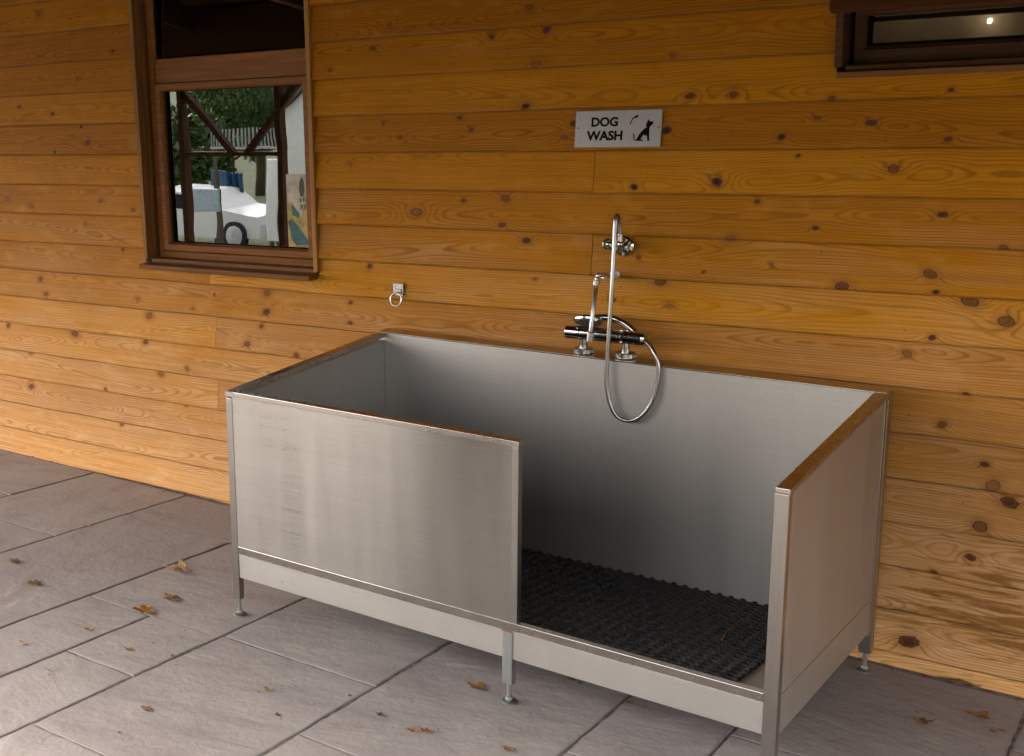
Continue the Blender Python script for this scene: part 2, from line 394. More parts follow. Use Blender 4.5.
def PXW(lst): return [(on_y(x, y, 0.004).x, on_y(x, y, 0.004).z, r / 300.0, d) for x, y, r, d in lst]
KNOTS = PXW([
 (529,7,5,.3),(545,30,4.5,.7),(536,64,4,.3),(490,37,3,.5),(371,48,3.4,.5),(330,70,3.5,.6),(390,26,5,.1),(526,106,3.6,.8),(458,118,3,.5),(470,130,3.4,.6),
 (382,124,2.8,.4),(399.6,137.5,3.2,.5),(564,137.5,3,.5),(573,124,3.6,.6),(666,130.5,4,1),(673,55,2.6,.5),(634,187,3.5,.8),(504,199,5,.3),(416,212.6,6,.25),
 (502,225,3.4,.5),(462,201,2.4,.5),(525,241,3.6,.8),(368,267,4,.5),(349,165,3,.1),(638,257.6,3.2,.4),(659,283,5,.6),(533.6,279.5,2.4,.4),(690,96,3.4,.7),
 (733,94.6,3.2,.7),(832,98.7,2.6,.5),(951,89.7,2.5,1),(781.5,137,4,1),(871,123,4,.6),(948,139,2.5,.8),(816.5,118,2.4,.6),(797,156,2.6,.7),(716.7,182,4.6,1),
 (893,169,5.5,.6),(815,228,3,.6),(942,215,4,.7),(756,202,2.4,.5),(730.6,238.6,4.5,.3),(1004,248,3.6,.5),(930,274.6,5,.7),(842,286,4.5,.5),(703.6,272,2.4,.6),
 (771,265,2.6,.4),(969,302,5,.7),(1006,322,7,.6),(932,337.6,2.8,.8),(906.5,354.6,4.5,.5),(966,394,2.8,.8),(936,292,2.4,.8),(942,425,3.4,.6),
 (1009,504,6.5,.6),(980,527,6,.6),(993,486,6.5,.3),(970,558,4.5,.7),(934,572,3,.7),(908.5,642,6.5,.7),(984,465,3.6,.6),
 (37,13,4,.3),(6.6,199,4,.3),(31,206,4.5,.3),(100,201,4.5,.3),(133,210,3,.4),(79,127,3,.9),(52,114,3,.8),(87,143,4,.3),(84,224.5,3,.4),(18,107,2.6,.5),
 (77,78,3,.3),(55,152,2.5,.9),(112.6,51,2.4,.8),(71,136,2.4,.8),(39,279,3.6,.4),(46,294,3.4,.3),(121,250,3.6,.6),(147.5,316,6.5,.4),(6.4,326,4,.4),(73,334,5.5,.5),
 (143.6,342.5,4.2,.5),(137.5,299,4,.2),(187,368.6,5,.5),(159,374.6,4.2,.5),(30,387,4,.4),(120,425,3,.6),(106,389,2.5,.5),(213,295,2.6,.6),(184,406,3,.5),
 (193,308.6,3.4,.2),(29,353,4,.3),(265.5,293.6,4.8,.4),(266,312,4.4,.7),(247,344,5.2,.5),(259.5,327,4.4,.4),(296.6,355,4,.5),(350,323,3,.6),(349,303.5,2.6,.5),
 (612,300,3.2,.6),(640,370,3,.3),(669,306,3,.2)])
JOINTS = {0: [0.814], -2: [0.809], -3: [-0.924], -5: [-0.908], -7: [-0.913], 3: [1.9], -6: [1.15], 4: [-1.7], -8: [-2.6], -9: [2.6]}

def wave1(x, seed, L, n=5):
    r = np.random.default_rng(seed); out = np.zeros_like(x)
    for k in range(n):
        out += np.sin(x * 2 * math.pi / (L * r.uniform(0.5, 1.6)) + r.uniform(0, 6.28)) / (1 + 0.5 * k)
    return out / 2.0

def cladding():
    XL, XR = -5.0, 5.2
    xs_fine = np.concatenate([np.arange(XL, -2.6, 0.05), np.arange(-2.6, 2.3, 0.0068), np.arange(2.3, XR, 0.05), [XR]])
    V = []; Fq = []; A = {k: [] for k in ('ring', 'kin', 'lap', 'kdark', 'tone', 'stain', 'pale')}; BC = []; KV = []; nv = 0
    kn = np.array(KNOTS)
    def piece(row, x0, x1, za, zb, seg):
        nonlocal nv
        zb0 = BZ0 + row * BP                          # lap line of this row
        xs = np.concatenate([[x0], xs_fine[(xs_fine > x0 + 0.003) & (xs_fine < x1 - 0.003)], [x1]])
        m = max(2, int(round((zb - za) / 0.0072)) + 1)
        zs = np.linspace(za, zb, m)
        if abs(za - zb0) < 1e-6: zs = np.concatenate([[za, za + 0.0022], zs[1:]]); m += 1
        X, Z = np.meshgrid(xs, zs)                    # m x nx
        sd = (row + 40) * 17 + seg * 3
        vv = Z - zb0
        edge = 0.0022 * wave1(xs, sd + 5, 0.7) + 0.0006 * wave1(xs, sd + 15, 0.09)        # the boards are not dead straight
        Y = 0.021 * vv / BP + 0.0008 * wave1(xs, sd + 6, 1.3)[None, :]
        low = np.exp(-(vv / 0.010) ** 2)
        Zg = Z + edge[None, :] * low * (abs(za - zb0) < 1e-6)
        # rounded bottom arris
        Y = Y + np.where((vv < 0.006), (0.006 - vv) * 0.6, 0)
        v0 = 0.075 + 0.05 * wave1(xs, sd + 1, 2.6) + 0.03 * np.sin(sd)
        d = np.abs(0.024 + 0.030 * wave1(xs, sd + 2, 1.7) + 0.006 * wave1(xs, sd + 8, 0.3))
        r = np.sqrt((vv - v0[None, :]) ** 2 + d[None, :] ** 2 + 1e-5)
        kd = np.full_like(X, 9.0); kd2 = np.full_like(X, 12.0); kvx = np.full_like(X, 9.0); kvz = np.full_like(X, 9.0); kdk = np.zeros_like(X)
        bump = np.zeros_like(X)
        sel = kn[(kn[:, 1] > zb0 - 0.004) & (kn[:, 1] < zb0 + BP + 0.004) & (kn[:, 0] > x0 - 0.2) & (kn[:, 0] < x1 + 0.2)]
        extra = np.random.default_rng(sd)
        ks = [tuple(k) for k in sel]
        if x1 > 2.25 or x0 < -2.55:                   # beyond the frame: knots of no one's measuring
            for _ in range(int((x1 - x0) * 1.4)):
                kx = extra.uniform(x0, x1)
                if kx > 2.2 or kx < -2.55: ks.append((kx, zb0 + extra.uniform(0.02, 0.13), extra.uniform(0.008, 0.022), extra.uniform(.2, .9)))
        for kx, kz, R, dk in ks:
            R = max(R * 0.85, 0.0060)
            kr = np.random.default_rng(int(abs(kx) * 9973 + kz * 7919)); R *= kr.uniform(0.72, 1.12); asp = kr.uniform(1.0, 1.55); skew = kr.uniform(-0.35, 0.35); dk = min(1.0, max(0.05, dk + kr.uniform(-.25, .2)))
            dz = Z - kz; dx = (X - kx) + skew * dz
            q = np.sqrt((dx / asp) ** 2 + dz ** 2) / R
            near = q < kd; kd2 = np.where(near, kd, np.minimum(kd2, q)); kdk = np.where(near, dk, kdk); kvx = np.where(near, dx / asp / R, kvx); kvz = np.where(near, dz / R, kvz); kd = np.minimum(kd, q)
            sgn = 1.0 if (kz - zb0) > np.interp(kx, xs, v0) else -1.0
            bump += 2.1 * R * np.exp(-(dx / (4.5 * R)) ** 2 - (dz / (2.0 * R)) ** 2)
        r = r + bump
        ring = r / 0.0085
        tone = np.random.default_rng(sd + 77).uniform(0, 1)
        st = 1.0 * np.exp(-((X - 2.1) / 0.75) ** 2 - ((Z - 0.17) / 0.24) ** 2) + 0.45 * np.exp(-((X - 2.05) / 0.2) ** 2 - ((Z - 0.5) / 0.16) ** 2)
        pale = 0.45 * np.exp(-((X - 2.0) / 0.6) ** 2 - ((Z - 0.15) / 0.3) ** 2) + np.clip(1.0 - (Z - 0.05) / 1.7, 0, 1) ** 1.3 + 0.06 * wave1(xs, sd + 9, 1.0)[None, :]  # weathered paler low down; the height fade also paints in canopy shade
        nx = len(xs)
        pts = np.stack([X, Y, Zg], -1).reshape(-1, 3)
        V.append(pts)
        idx = np.arange(m * nx).reshape(m, nx) + nv
        Fq.append(np.stack([idx[:-1, :-1], idx[:-1, 1:], idx[1:, 1:], idx[1:, :-1]], -1).reshape(-1, 4))
        off = np.random.default_rng(sd + 99).uniform(-20, 20)
        BC.append(np.stack([X + off, vv, np.full_like(X, off * 3.3)], -1).reshape(-1, 3))
        for k, a in (('ring', ring), ('kin', np.clip(5.0 - kd, 0, 1) * np.clip((kd2 - kd - 0.15) / 0.5, 0, 1)), ('lap', 0.7 * np.clip((vv - (BP - 0.007)) / 0.004, 0, 1) + np.clip((0.0032 - vv) / 0.0014, 0, 1)), ('kdark', kdk), ('tone', np.full_like(X, tone)), ('stain', st), ('pale', pale)): A[k].append(a.reshape(-1))  # lap masks the painted shadow line at top and bottom edges
        KV.append(np.stack([kvx, kvz, np.zeros_like(X)], -1).reshape(-1, 3))
        nv += m * nx
        # underside and back lip of the bottom edge, and the two end grains
        def strip(P, Q, ref):
            nonlocal nv
            n = len(P); V.append(np.concatenate([P, Q])); i = np.arange(n) + nv
            Fq.append(np.stack([i[:-1], i[:-1] + n, i[1:] + n, i[1:]], -1))
            BC.append(np.concatenate([BC[-1 if False else ref][0:0]] + [np.stack([P[:, 0] + off, np.zeros(n), np.full(n, off)], -1)] * 2))
            KV.append(np.full((2 * n, 3), 9.0))
            for k in A:
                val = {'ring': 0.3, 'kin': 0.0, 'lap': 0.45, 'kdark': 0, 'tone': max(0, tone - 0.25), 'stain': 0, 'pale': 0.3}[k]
                A[k].append(np.full(2 * n, float(val)))
            nv += 2 * n
        ref = len(BC) - 1
        if abs(za - zb0) < 1e-6:
            P = np.stack([xs, Y[0], Zg[0]], -1); Q = P.copy(); Q[:, 1] += 0.027
            strip(P, Q, ref)
        for c in (0, -1):
            P = np.stack([X[:, c], Y[:, c], Zg[:, c]], -1); Q = P.copy(); Q[:, 1] += 0.02
            strip(P, Q, ref)
    for row in range(-11, 11):
        zb = BZ0 + row * BP; zt = zb + BP + 0.006
        cuts = [XL] + sorted(JOINTS.get(row, [])) + [XR]
        for s_, (a, b) in enumerate(zip(cuts[:-1], cuts[1:])):
            a2 = a + (0.0011 if s_ else 0); b2 = b - (0.0011 if b != XR else 0)
            spans = [(a2, b2, zb, zt)]
            for w in (WIN_A, WIN_B):
                out = []
                for (p0, p1, q0, q1) in spans:
                    if p1 <= w['x0'] or p0 >= w['x1'] or q1 <= w['z0'] or q0 >= w['z1']: out.append((p0, p1, q0, q1)); continue
                    if p0 < w['x0']: out.append((p0, w['x0'], q0, q1))
                    if p1 > w['x1']: out.append((w['x1'], p1, q0, q1))
                    c0, c1 = max(p0, w['x0']), min(p1, w['x1'])
                    if q0 < w['z0'] - 0.002: out.append((c0, c1, q0, w['z0']))
                    if q1 > w['z1'] + 0.002: out.append((c0, c1, w['z1'], q1))
                spans = out
            for sp in spans:
                if sp[1] - sp[0] > 0.01 and sp[3] - sp[2] > 0.008: piece(row, *sp, s_)
    V = np.concatenate(V); Fq = np.concatenate(Fq); BC = np.concatenate(BC)
    me = bpy.data.meshes.new('cladding')
    me.vertices.add(len(V)); V[:, 1] -= 0.1; me.vertices.foreach_set('co', V.astype(np.float32).ravel())
    me.loops.add(len(Fq) * 4); me.loops.foreach_set('vertex_index', Fq.astype(np.int32).ravel())
    me.polygons.add(len(Fq)); me.polygons.foreach_set('loop_start', np.arange(0, len(Fq) * 4, 4, dtype=np.int32))
    me.polygons.foreach_set('use_smooth', np.ones(len(Fq), dtype=bool))
    me.update(calc_edges=True)
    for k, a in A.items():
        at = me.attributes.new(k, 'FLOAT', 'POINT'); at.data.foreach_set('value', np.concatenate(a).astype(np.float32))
    at = me.attributes.new('bcoord', 'FLOAT_VECTOR', 'POINT'); at.data.foreach_set('vector', BC.astype(np.float32).ravel())
    at = me.attributes.new('kv', 'FLOAT_VECTOR', 'POINT'); at.data.foreach_set('vector', np.concatenate(KV).astype(np.float32).ravel())
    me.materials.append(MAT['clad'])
    o = bpy.data.objects.new('cladding', me); COL.objects.link(o); o.parent = BLD
    return o
cladding()

# inner leaf of the wall, so the building has thickness; a closed dim room behind the windows
mb = MB()
def wall_leaf(y0, y1):
    xs = [-5.0, WIN_A['x0'] - 0.002, WIN_A['x1'] + 0.002, WIN_B['x0'] - 0.002, WIN_B['x1'] + 0.002, 5.2]
    mb.box((xs[0], y0, -0.12), (xs[1], y1, 3.17)); mb.box((xs[2], y0, -0.12), (xs[3], y1, 3.17)); mb.box((xs[4], y0, -0.12), (xs[5], y1, 3.17))
    mb.box((xs[1], y0, -0.12), (xs[2], y1, WIN_A['z0'] - 0.004)); mb.box((xs[1], y0, WIN_A['z1'] + 0.004), (xs[2], y1, 3.17))
    mb.box((xs[3], y0, -0.12), (xs[4], y1, WIN_B['z0'] - 0.004)); mb.box((xs[3], y0, WIN_B['z1'] + 0.004), (xs[4], y1, 3.17))
wall_leaf(0.030, 0.20)
mb.build('wall', MAT['plaster'], BLD)
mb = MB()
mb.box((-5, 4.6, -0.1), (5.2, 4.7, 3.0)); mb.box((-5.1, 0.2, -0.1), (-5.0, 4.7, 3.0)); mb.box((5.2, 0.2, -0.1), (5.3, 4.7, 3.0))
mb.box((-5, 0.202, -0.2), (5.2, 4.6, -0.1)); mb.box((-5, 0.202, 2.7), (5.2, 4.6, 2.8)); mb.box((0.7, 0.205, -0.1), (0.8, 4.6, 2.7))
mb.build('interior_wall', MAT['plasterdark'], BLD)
mb = MB(); mb.box((0.802, 4.40, 0.0), (5.19, 4.598, 2.69)); mb.box((0.802, 2.2, 2.02), (5.19, 2.32, 2.69)); mb.build('interior_partition', MAT['plaster'], BLD)

def mitred_frame(m, x0, x1, z0, z1, w, y0, y1, bot=None, T=None):     # four mitred rails round an opening, with a sloped bead inside
    wb = bot if bot else w
    O = [(x0, z0), (x1, z0), (x1, z1), (x0, z1)]; I = [(x0 + w, z0 + wb), (x1 - w, z0 + wb), (x1 - w, z1 - w), (x0 + w, z1 - w)]
    B = [(x0 + w * .72, z0 + wb * .78), (x1 - w * .72, z0 + wb * .78), (x1 - w * .72, z1 - w * .72), (x0 + w * .72, z1 - w * .72)]
    for k in range(4):
        j = (k + 1) % 4
        loops = [(O[k], y1), (O[k], y0 + 0.003), (O[k], y0), (B[k], y0), (I[k], y0 + 0.014), (I[k], y1)]
        loope = [(O[j], y1), (O[j], y0 + 0.003), (O[j], y0), (B[j], y0), (I[j], y0 + 0.014), (I[j], y1)]
        vs = [Vector((p[0], yy, p[1])) for p, yy in loops] + [Vector((p[0], yy, p[1])) for p, yy in loope]
        if T: vs = [T(v) for v in vs]
        n = 6
        m.add(vs, [(q, (q + 1) % n, n + (q + 1) % n, n + q) for q in range(n)])
def pane(name, x0, x1, z0, z1, y, parent, mat=None, lean=0.0):
    m = MB(); m.box((x0, y, z0), (x1, y + 0.006, z1), lambda v: Vector((v.x, v.y + lean * (v.z - z0), v.z))); return m.build(name, mat or MAT['pane'], parent)

# --- tall window left of the bath
AX0, AX1, AZ0 = -1.304, -0.338, 1.150
fy = 0.070                                    # face of the frame
m = MB(); mitred_frame(m, -1.262, -0.362, 1.168, 2.55, 0.034, fy, fy + 0.07)
zt0, zt1 = on_y(162, 58.5, fy).z, on_y(161, 84, fy).z
m.box((-1.228, fy + 0.001, zt1), (-0.396, fy + 0.066, zt0), None, 0.004)
WA = m.build('window', MAT['frame'], BLD)
m = MB()
m.box((AX0 + 0.001, -0.004, 1.166), (AX0 + 0.024, 0.195, 2.60), None, 0.002)
m.build('jamb', MAT['jamb'], WA)
m = MB(); m.box((AX1 - 0.021, -0.007, 1.158), (AX1 - 0.001, 0.195, 2.60), None, 0.002); m.build('jamb', MAT['trim'], WA)
m = MB(); m.box((AX0 + 0.025, -0.02, 2.585), (AX1 - 0.025, 0.195, 2.60)); m.build('jamb', MAT['jamb'], WA)
m = MB(); m.box((on_y(138.5, 264, -0.062).x, -0.062, 1.128), (AX1 - 0.006, 0.02, 1.150), None, 0.004); m.box((AX0 + 0.026, 0.021, 1.140), (AX1 - 0.024, 0.075, 1.166), None, 0.003)
m.build('sill', MAT['sill'], WA)
m = MB(); mitred_frame(m, -1.226, -0.398, 1.204, zt1 - 0.001, 0.034, fy - 0.010, fy + 0.05); m.build('sash', MAT['frame'], WA)
gA = 0.100
pane('pane', -1.19, -0.434, 1.238, zt1 - 0.035, gA, WA)
pane('pane', -1.227, -0.397, zt0 + 0.001, 2.515, gA, WA, None, 0.05)
m = MB()
for z0, z1, x0, x1 in ((1.236, zt1 - 0.034, -1.193, -0.431), (zt0, 2.517, -1.229, -0.395)):
    m.box((x0, gA - 0.008, z0), (x0 + 0.014, gA - 0.001, z1)); m.box((x1 - 0.006, gA - 0.008, z0), (x1, gA - 0.001, z1)); m.box((x0 + 0.014, gA - 0.008, z0), (x1 - 0.006, gA - 0.001, z0 + 0.005)); m.box((x0 + 0.014, gA - 0.008, z1 - 0.005), (x1 - 0.006, gA - 0.001, z1))
m.build('gasket', MAT['gasket'], WA)
m = MB(); m.box((-1.30, 0.15, 1.17), (-1.225, 0.55, 2.58)); m.build('inner_reveal', MAT['plaster'], WA)

# --- high window at the right with its top-hung sash standing open
m = MB()
mitred_frame(m, 1.592, 2.78, 1.922, 2.095, 0.030, 0.055, 0.13, 0.052)
m.box((1.57, 0.052, 2.096), (2.79, 0.132, 2.135), None, 0.003)
WB = m.build('window', MAT['dark'], BLD)
m = MB(); m.box((1.557, -0.03, 1.918), (1.578, 0.195, 2.60), None, 0.002); m.build('jamb', MAT['dark'], WB)
m = MB(); m.box((2.779, -0.03, 1.918), (2.799, 0.195, 2.60), None, 0.002); m.build('jamb', MAT['dark'], WB)
m = MB(); m.box((on_y(836.5, 69, -0.05).x, -0.05, 1.886), (2.83, 0.054, 1.905), None, 0.003); m.box((1.58, 0.01, 1.906), (2.778, 0.10, 1.921), None, 0.002); m.build('sill', MAT['sill'], WB)
pane('pane', 1.622, 2.75, 1.974, 2.065, 0.088, WB, None, 0.06)
m = MB(); m.box((1.621, 0.075, 1.973), (1.634, 0.087, 2.066)); m.box((1.634, 0.075, 1.973), (2.751, 0.087, 1.982)); m.build('gasket', MAT['gasket'], WB)
sc0 = on_y(829, 9.5, -0.125); hinge = Vector((0, 0.05, 2.56)); ang = math.atan2(0.05 + 0.125, 2.56 - sc0.z); sl_ = math.hypot(0.175, 2.56 - sc0.z)
def sashT(v):
    y = v.y - hinge.y; z = v.z - hinge.z
    return Vector((v.x, hinge.y + y * math.cos(ang) + z * math.sin(ang), hinge.z - y * math.sin(ang) + z * math.cos(ang)))
m = MB(); mitred_frame(m, sc0.x, 2.79, 2.56 - sl_, 2.57, 0.055, 0.05, 0.09, 0.06, sashT); sa = m.build('sash', MAT['dark'], WB)
m = MB(); m.box((1.59, 0.07, 2.56 - sl_ + 0.05), (2.735, 0.076, 2.515), sashT); m.build('sash_pane', MAT['pane'], WB)
m = MB()
for px in (868, 884, 889):
    q = on_y(px, 8.5, 0.03)
    m.box((q.x - 0.014, 0.02, 2.094), (q.x + 0.014, 0.046, 2.112), None, 0.002)
m.tube([(1.70, 0.03, 2.11), (1.70, -0.05, 2.16), (1.72, -0.09, 2.19)], 0.005, 8)
m.build('stay', MAT['zinc'], WB)
q = on_y(990, 20, 4.39)
m = MB(); m.lathe((q.x, 4.398, q.z), (0, -1, 0), [(0, 0.011), (0.02, 0.011), (0.024, 0.006)], 20); m.build('wall_lamp', MAT['lamp'], BLD)
q2 = on_y(921, 30, 4.39)
m = MB(); m.lathe((q2.x, 4.398, q2.z + 0.34), (0, -1, 0), [(0, 0.03), (0.05, 0.03), (0.054, 0.02)], 20); m.build('wall_lamp', MAT['lamp'], BLD)
def point(name, loc, e, col=(1, 0.82, 0.6), r=0.012):
    l = bpy.data.lights.new(name, 'POINT'); l.energy = e; l.color = col; l.shadow_soft_size = r
    o = bpy.data.objects.new(name, l); COL.objects.link(o); o.location = loc; return o
point('interior_light', (q.x, 4.30, q.z), 0.07)
point('interior_light', (q2.x, 4.15, q2.z + 0.3), 0.25)
point('interior_light', (-0.2, 1.3, 2.3), 6)  # added fill without a fixture, brightens the tall window's inner reveal

# canopy over the terrace: boarded underside on rafters, posts with braces
CE = -3.15
m = MB()
zc0, zc1 = 3.02, 2.74
def canopy_z(y): return zc0 + (zc1 - zc0) * (y / CE)
n = 78
for k in range(n):
    x0 = -9.0 + 18 * k / n; x1 = x0 + 18 / n - 0.004  # boards stretched past the building ends to cut side light
    m.add([(x0, 0.05, canopy_z(0.05)), (x1, 0.05, canopy_z(0.05)), (x1, CE, canopy_z(CE)), (x0, CE, canopy_z(CE)),
           (x0, 0.05, canopy_z(0.05) + .03), (x1, 0.05, canopy_z(0.05) + .03), (x1, CE, canopy_z(CE) + .03), (x0, CE, canopy_z(CE) + .03)],
          [(0, 1, 2, 3), (7, 6, 5, 4), (0, 4, 5, 1), (1, 5, 6, 2), (2, 6, 7, 3), (3, 7, 4, 0)])
m.box((-9.1, CE - 0.1, zc1 + 0.032), (9.1, 0.3, zc1 + 0.036), lambda v: Vector((v.x, v.y, v.z - (zc1 + .034) + canopy_z(v.y) + 0.04)))
CAN = m.build('canopy', MAT['canopy'], BLD)
m = MB()
for x in np.arange(-8.2, 8.9, 1.2):
    if abs(x - 2.5) < 0.1: x += 0.2
    m.box((x - 0.035, CE + 0.05, 0), (x + 0.035, -0.01, 0.16), lambda v: Vector((v.x, v.y, v.z + canopy_z(v.y) - 0.165)))
m.box((-9.0, CE + 0.05, zc1 - 0.515), (9.0, CE + 0.2, zc1 + 0.001))  # eaves beam deepened to keep low sky off wall top and upper pane
m.build('rafter', MAT['canopy'], CAN)
apex = mirrored(247, 172, -CE - 0.07); arm0 = mirrored(184, 86, -CE - 0.07); arm1 = mirrored(303, 84, -CE - 0.07)
pl_, pr_ = mirrored(200, 172, -CE - 0.07).x, mirrored(284, 172, -CE - 0.07).x
tz = mirrored(245, 153, -CE - 0.07).z
def canopy_frame(x0, x1):
    zt = zc1 - 0.517
    m = MB()
    for x in (x0 - 0.12, x1): m.box((x - 0.024, CE + 0.07, gz(x, CE) - 0.02), (x + 0.024, CE + 0.15, zt), None, 0.004)
    m.box((x0 - 0.095, CE + 0.08, tz - 0.02), (x1 - 0.031, CE + 0.14, tz + 0.01))
    cx = x0 + (x1 - x0) * 0.53
    for sg, ee in ((-1, arm0), (1, arm1)):
        xb = cx + sg * 0.07; k = (zt - 0.002 - tz) / (ee.z - tz); xt = xb + (ee.x - (apex.x + sg * 0.07)) * k
        m.prism([(xb - 0.03, CE + 0.085, tz + 0.011), (xb + 0.03, CE + 0.085, tz + 0.011), (xt + 0.035, CE + 0.085, zt - 0.002), (xt - 0.035, CE + 0.085, zt - 0.002)], (0, 0.05, 0))
    m.build('canopy_post', MAT['canopy'], CAN)
canopy_frame(pl_, pr_)
fp = on_y(478, 500, -1.14 + (-CE - 1.14)).x  # extra wide piers, added so the steel front mirrors a dark band
for x in (fp, fp - 4.2, fp + 5.0):
    m = MB(); m.box((x - 0.24, CE + 0.02, gz(x, CE) - 0.02), (x + 0.24, CE + 0.2, zc1 - 0.517), None, 0.006); m.build('canopy_post', MAT['canopy'], CAN)

# ------------------------------------------------------------------ paving and lawn
def paving():
    cols = [(-4.12, -3.52), (-3.52, -2.92), (-2.92, -2.32), (-2.32, -1.72), (-1.72, -1.115), (-1.115, -0.522), (-0.522, -0.225), (-0.225, 0.072), (0.072, 0.662), (0.662, 1.258), (1.258, 1.558), (1.558, 2.16), (2.16, 2.76), (2.76, 3.36), (3.36, 3.96), (3.96, 4.56), (4.56, 5.16)]
    breaks = {4: [-0.93, -1.83, -2.43], 5: [-0.47, -1.97, -2.57], 6: [-0.47, -1.365, -2.26], 7: [-0.47, -1.35, -1.80, -2.70], 8: [-0.47, -1.33, -2.255], 9: [-0.45, -1.77, -2.37], 10: [-0.44, -1.34, -1.94], 11: [-0.905, -1.50, -2.10], 3: [-0.62, -1.22]}
    merged_67 = True
    me_v, me_f, rn, an, dt = [], [], [], [], []
    R = random.Random(5)
    def slab(x0, x1, y0, y1):
        g = 0.0036
        x0 += g; x1 -= g; y0 += g; y1 -= g
        h = R.uniform(-0.0015, 0.0015); a = R.choice([0.1, 0.9, 1.5, 0.55, -0.3, 1.2]) + R.uniform(-.2, .2); r = R.random()
        k = len(me_v); ring = []
        def side(p, q, n):
            for i in range(n): ring.append((p[0] + (q[0] - p[0]) * i / n, p[1] + (q[1] - p[1]) * i / n))
        nx = max(4, int((x1 - x0) / 0.05)); ny = max(4, int((y1 - y0) / 0.05))
        side((x0, y0), (x1, y0), nx); side((x1, y0), (x1, y1), ny); side((x1, y1), (x0, y1), nx); side((x0, y1), (x0, y0), ny)
        cx, cy = (x0 + x1) / 2, (y0 + y1) / 2; N = len(ring)
        ring = [(x + R.uniform(-.0022, .0022), y + R.uniform(-.0022, .0022)) for x, y in ring]
        def lay(ins, dz, jit=0):
            for x, y in ring:
                xx = x - ins * np.sign(x - cx) * (abs(x - cx) > (x1 - x0) / 2 - 0.01); yy = y - ins * np.sign(y - cy) * (abs(y - cy) > (y1 - y0) / 2 - 0.01)
                me_v.append((xx, yy, gz(xx, yy) + h + dz + R.uniform(-jit, jit)))
        lay(0, -0.03); lay(0, -0.0035, 0.001); lay(0.003, -0.0007, 0.0006); lay(0.010, 0.0)
        for L in range(3):
            for i in range(N): me_f.append((k + L * N + i, k + L * N + (i + 1) % N, k + (L + 1) * N + (i + 1) % N, k + (L + 1) * N + i))
        me_f.append(tuple(k + 3 * N + i for i in range(N)))
        rn.extend([r] * (4 * N)); an.extend([a] * (4 * N)); dt.extend([1.0] * (2 * N) + [0.45] * N + [0.0] * N)
    yend = -3.3
    for ci, (x0, x1) in enumerate(cols):
        br = list(breaks.get(ci, []))
        y = br[-1] if br else -R.choice([0.3, 0.6, 0.45])
        if not br: br = [y]
        while br[-1] > yend + 0.95: br.append(br[-1] - R.choice([0.6, 0.9, 0.9, 0.45]))
        ys = [-0.016] + br + [yend]
        for a, b in zip(ys[:-1], ys[1:]):
            if ci in (6, 7) and a > -1.3:              # above the short pair one wide flag spans both strips
                if ci == 6: slab(cols[6][0], cols[7][1], b if b < -1.2 else b, a)
                continue
            if a - b > 0.05: slab(x0, x1, b, a)
    mbp = MB(); mbp.v = me_v; mbp.f = me_f; mbp.smooth = [False] * len(me_f)
    o = mbp.build('patio_paving', MAT['stone'])
    for nme, arr in (('rnd', rn), ('ang', an), ('dirt', dt)):
        at = o.data.attributes.new(nme, 'FLOAT', 'POINT'); at.data.foreach_set('value', arr)
    tag(o, 'grey mauve riven sandstone paving laid in random sizes', None, None, 'structure')
    m = MB(); c = [(-7, -3.33), (7, -3.33), (7, 0.5), (-7, 0.5)]
    m.add([(x, y, gz(x, y) - 0.0042) for x, y in c], [(0, 1, 2, 3)])
    b = m.build('paving_joints', MAT['mortar']); tag(b, 'dark mortar joints under the paving', None, None, 'structure')
paving()
m = MB()
LY = [-3.33, -5, -8, -12, -18, -25, -34, -60, -400]; LZ = [0.345, 0.06, -0.62, -1.35, -2.35, -3.45, -4.4, -5.0, -6.0]
def lawn_z(y): return float(np.interp(-y, [-a for a in LY], LZ))
xs = np.linspace(-400, 400, 41)
vs = [(x, y, lawn_z(y)) for y in LY for x in xs]
m.add(vs, [(j * 41 + i, j * 41 + i + 1, (j + 1) * 41 + i + 1, (j + 1) * 41 + i) for j in range(len(LY) - 1) for i in range(40)])
tag(m.build('lawn', MAT['grass']), 'mown lawn sloping away beyond the added yard', None, None, 'structure')
m = MB(); YY = [-3.335, -5, -8, -11.5]; xs = np.linspace(-30, 30, 7)
vs = [(x, y, lawn_z(y) + 0.012) for y in YY for x in xs]
m.add(vs, [(j * 7 + i, j * 7 + i + 1, (j + 1) * 7 + i + 1, (j + 1) * 7 + i) for j in range(3) for i in range(6)])
tag(m.build('added_gravel_yard', simple('added_yard_gravel', (0.30, 0.265, 0.24), 0.9, 0, 0.35, 70, 0.6)), 'added unseen pale gravel yard in front of the terrace', None, None, 'structure')  # unseen; laid over the near lawn to stop green bounce light
m = MB()
m.add([(-400, -3.33, -0.3), (-7, -3.33, -0.3), (-7, 300, -0.3), (-400, 300, -0.3), (7, -3.33, -0.3), (400, -3.33, -0.3), (400, 300, -0.3), (7, 300, -0.3)], [(0, 1, 2, 3), (4, 5, 6, 7)])
m.add([(-7, 0.5, -0.3), (7, 0.5, -0.3), (7, 300, -0.3), (-7, 300, -0.3)], [(0, 1, 2, 3)])
tag(m.build('ground', MAT['grass']), 'grassy ground round the building', None, None, 'structure')

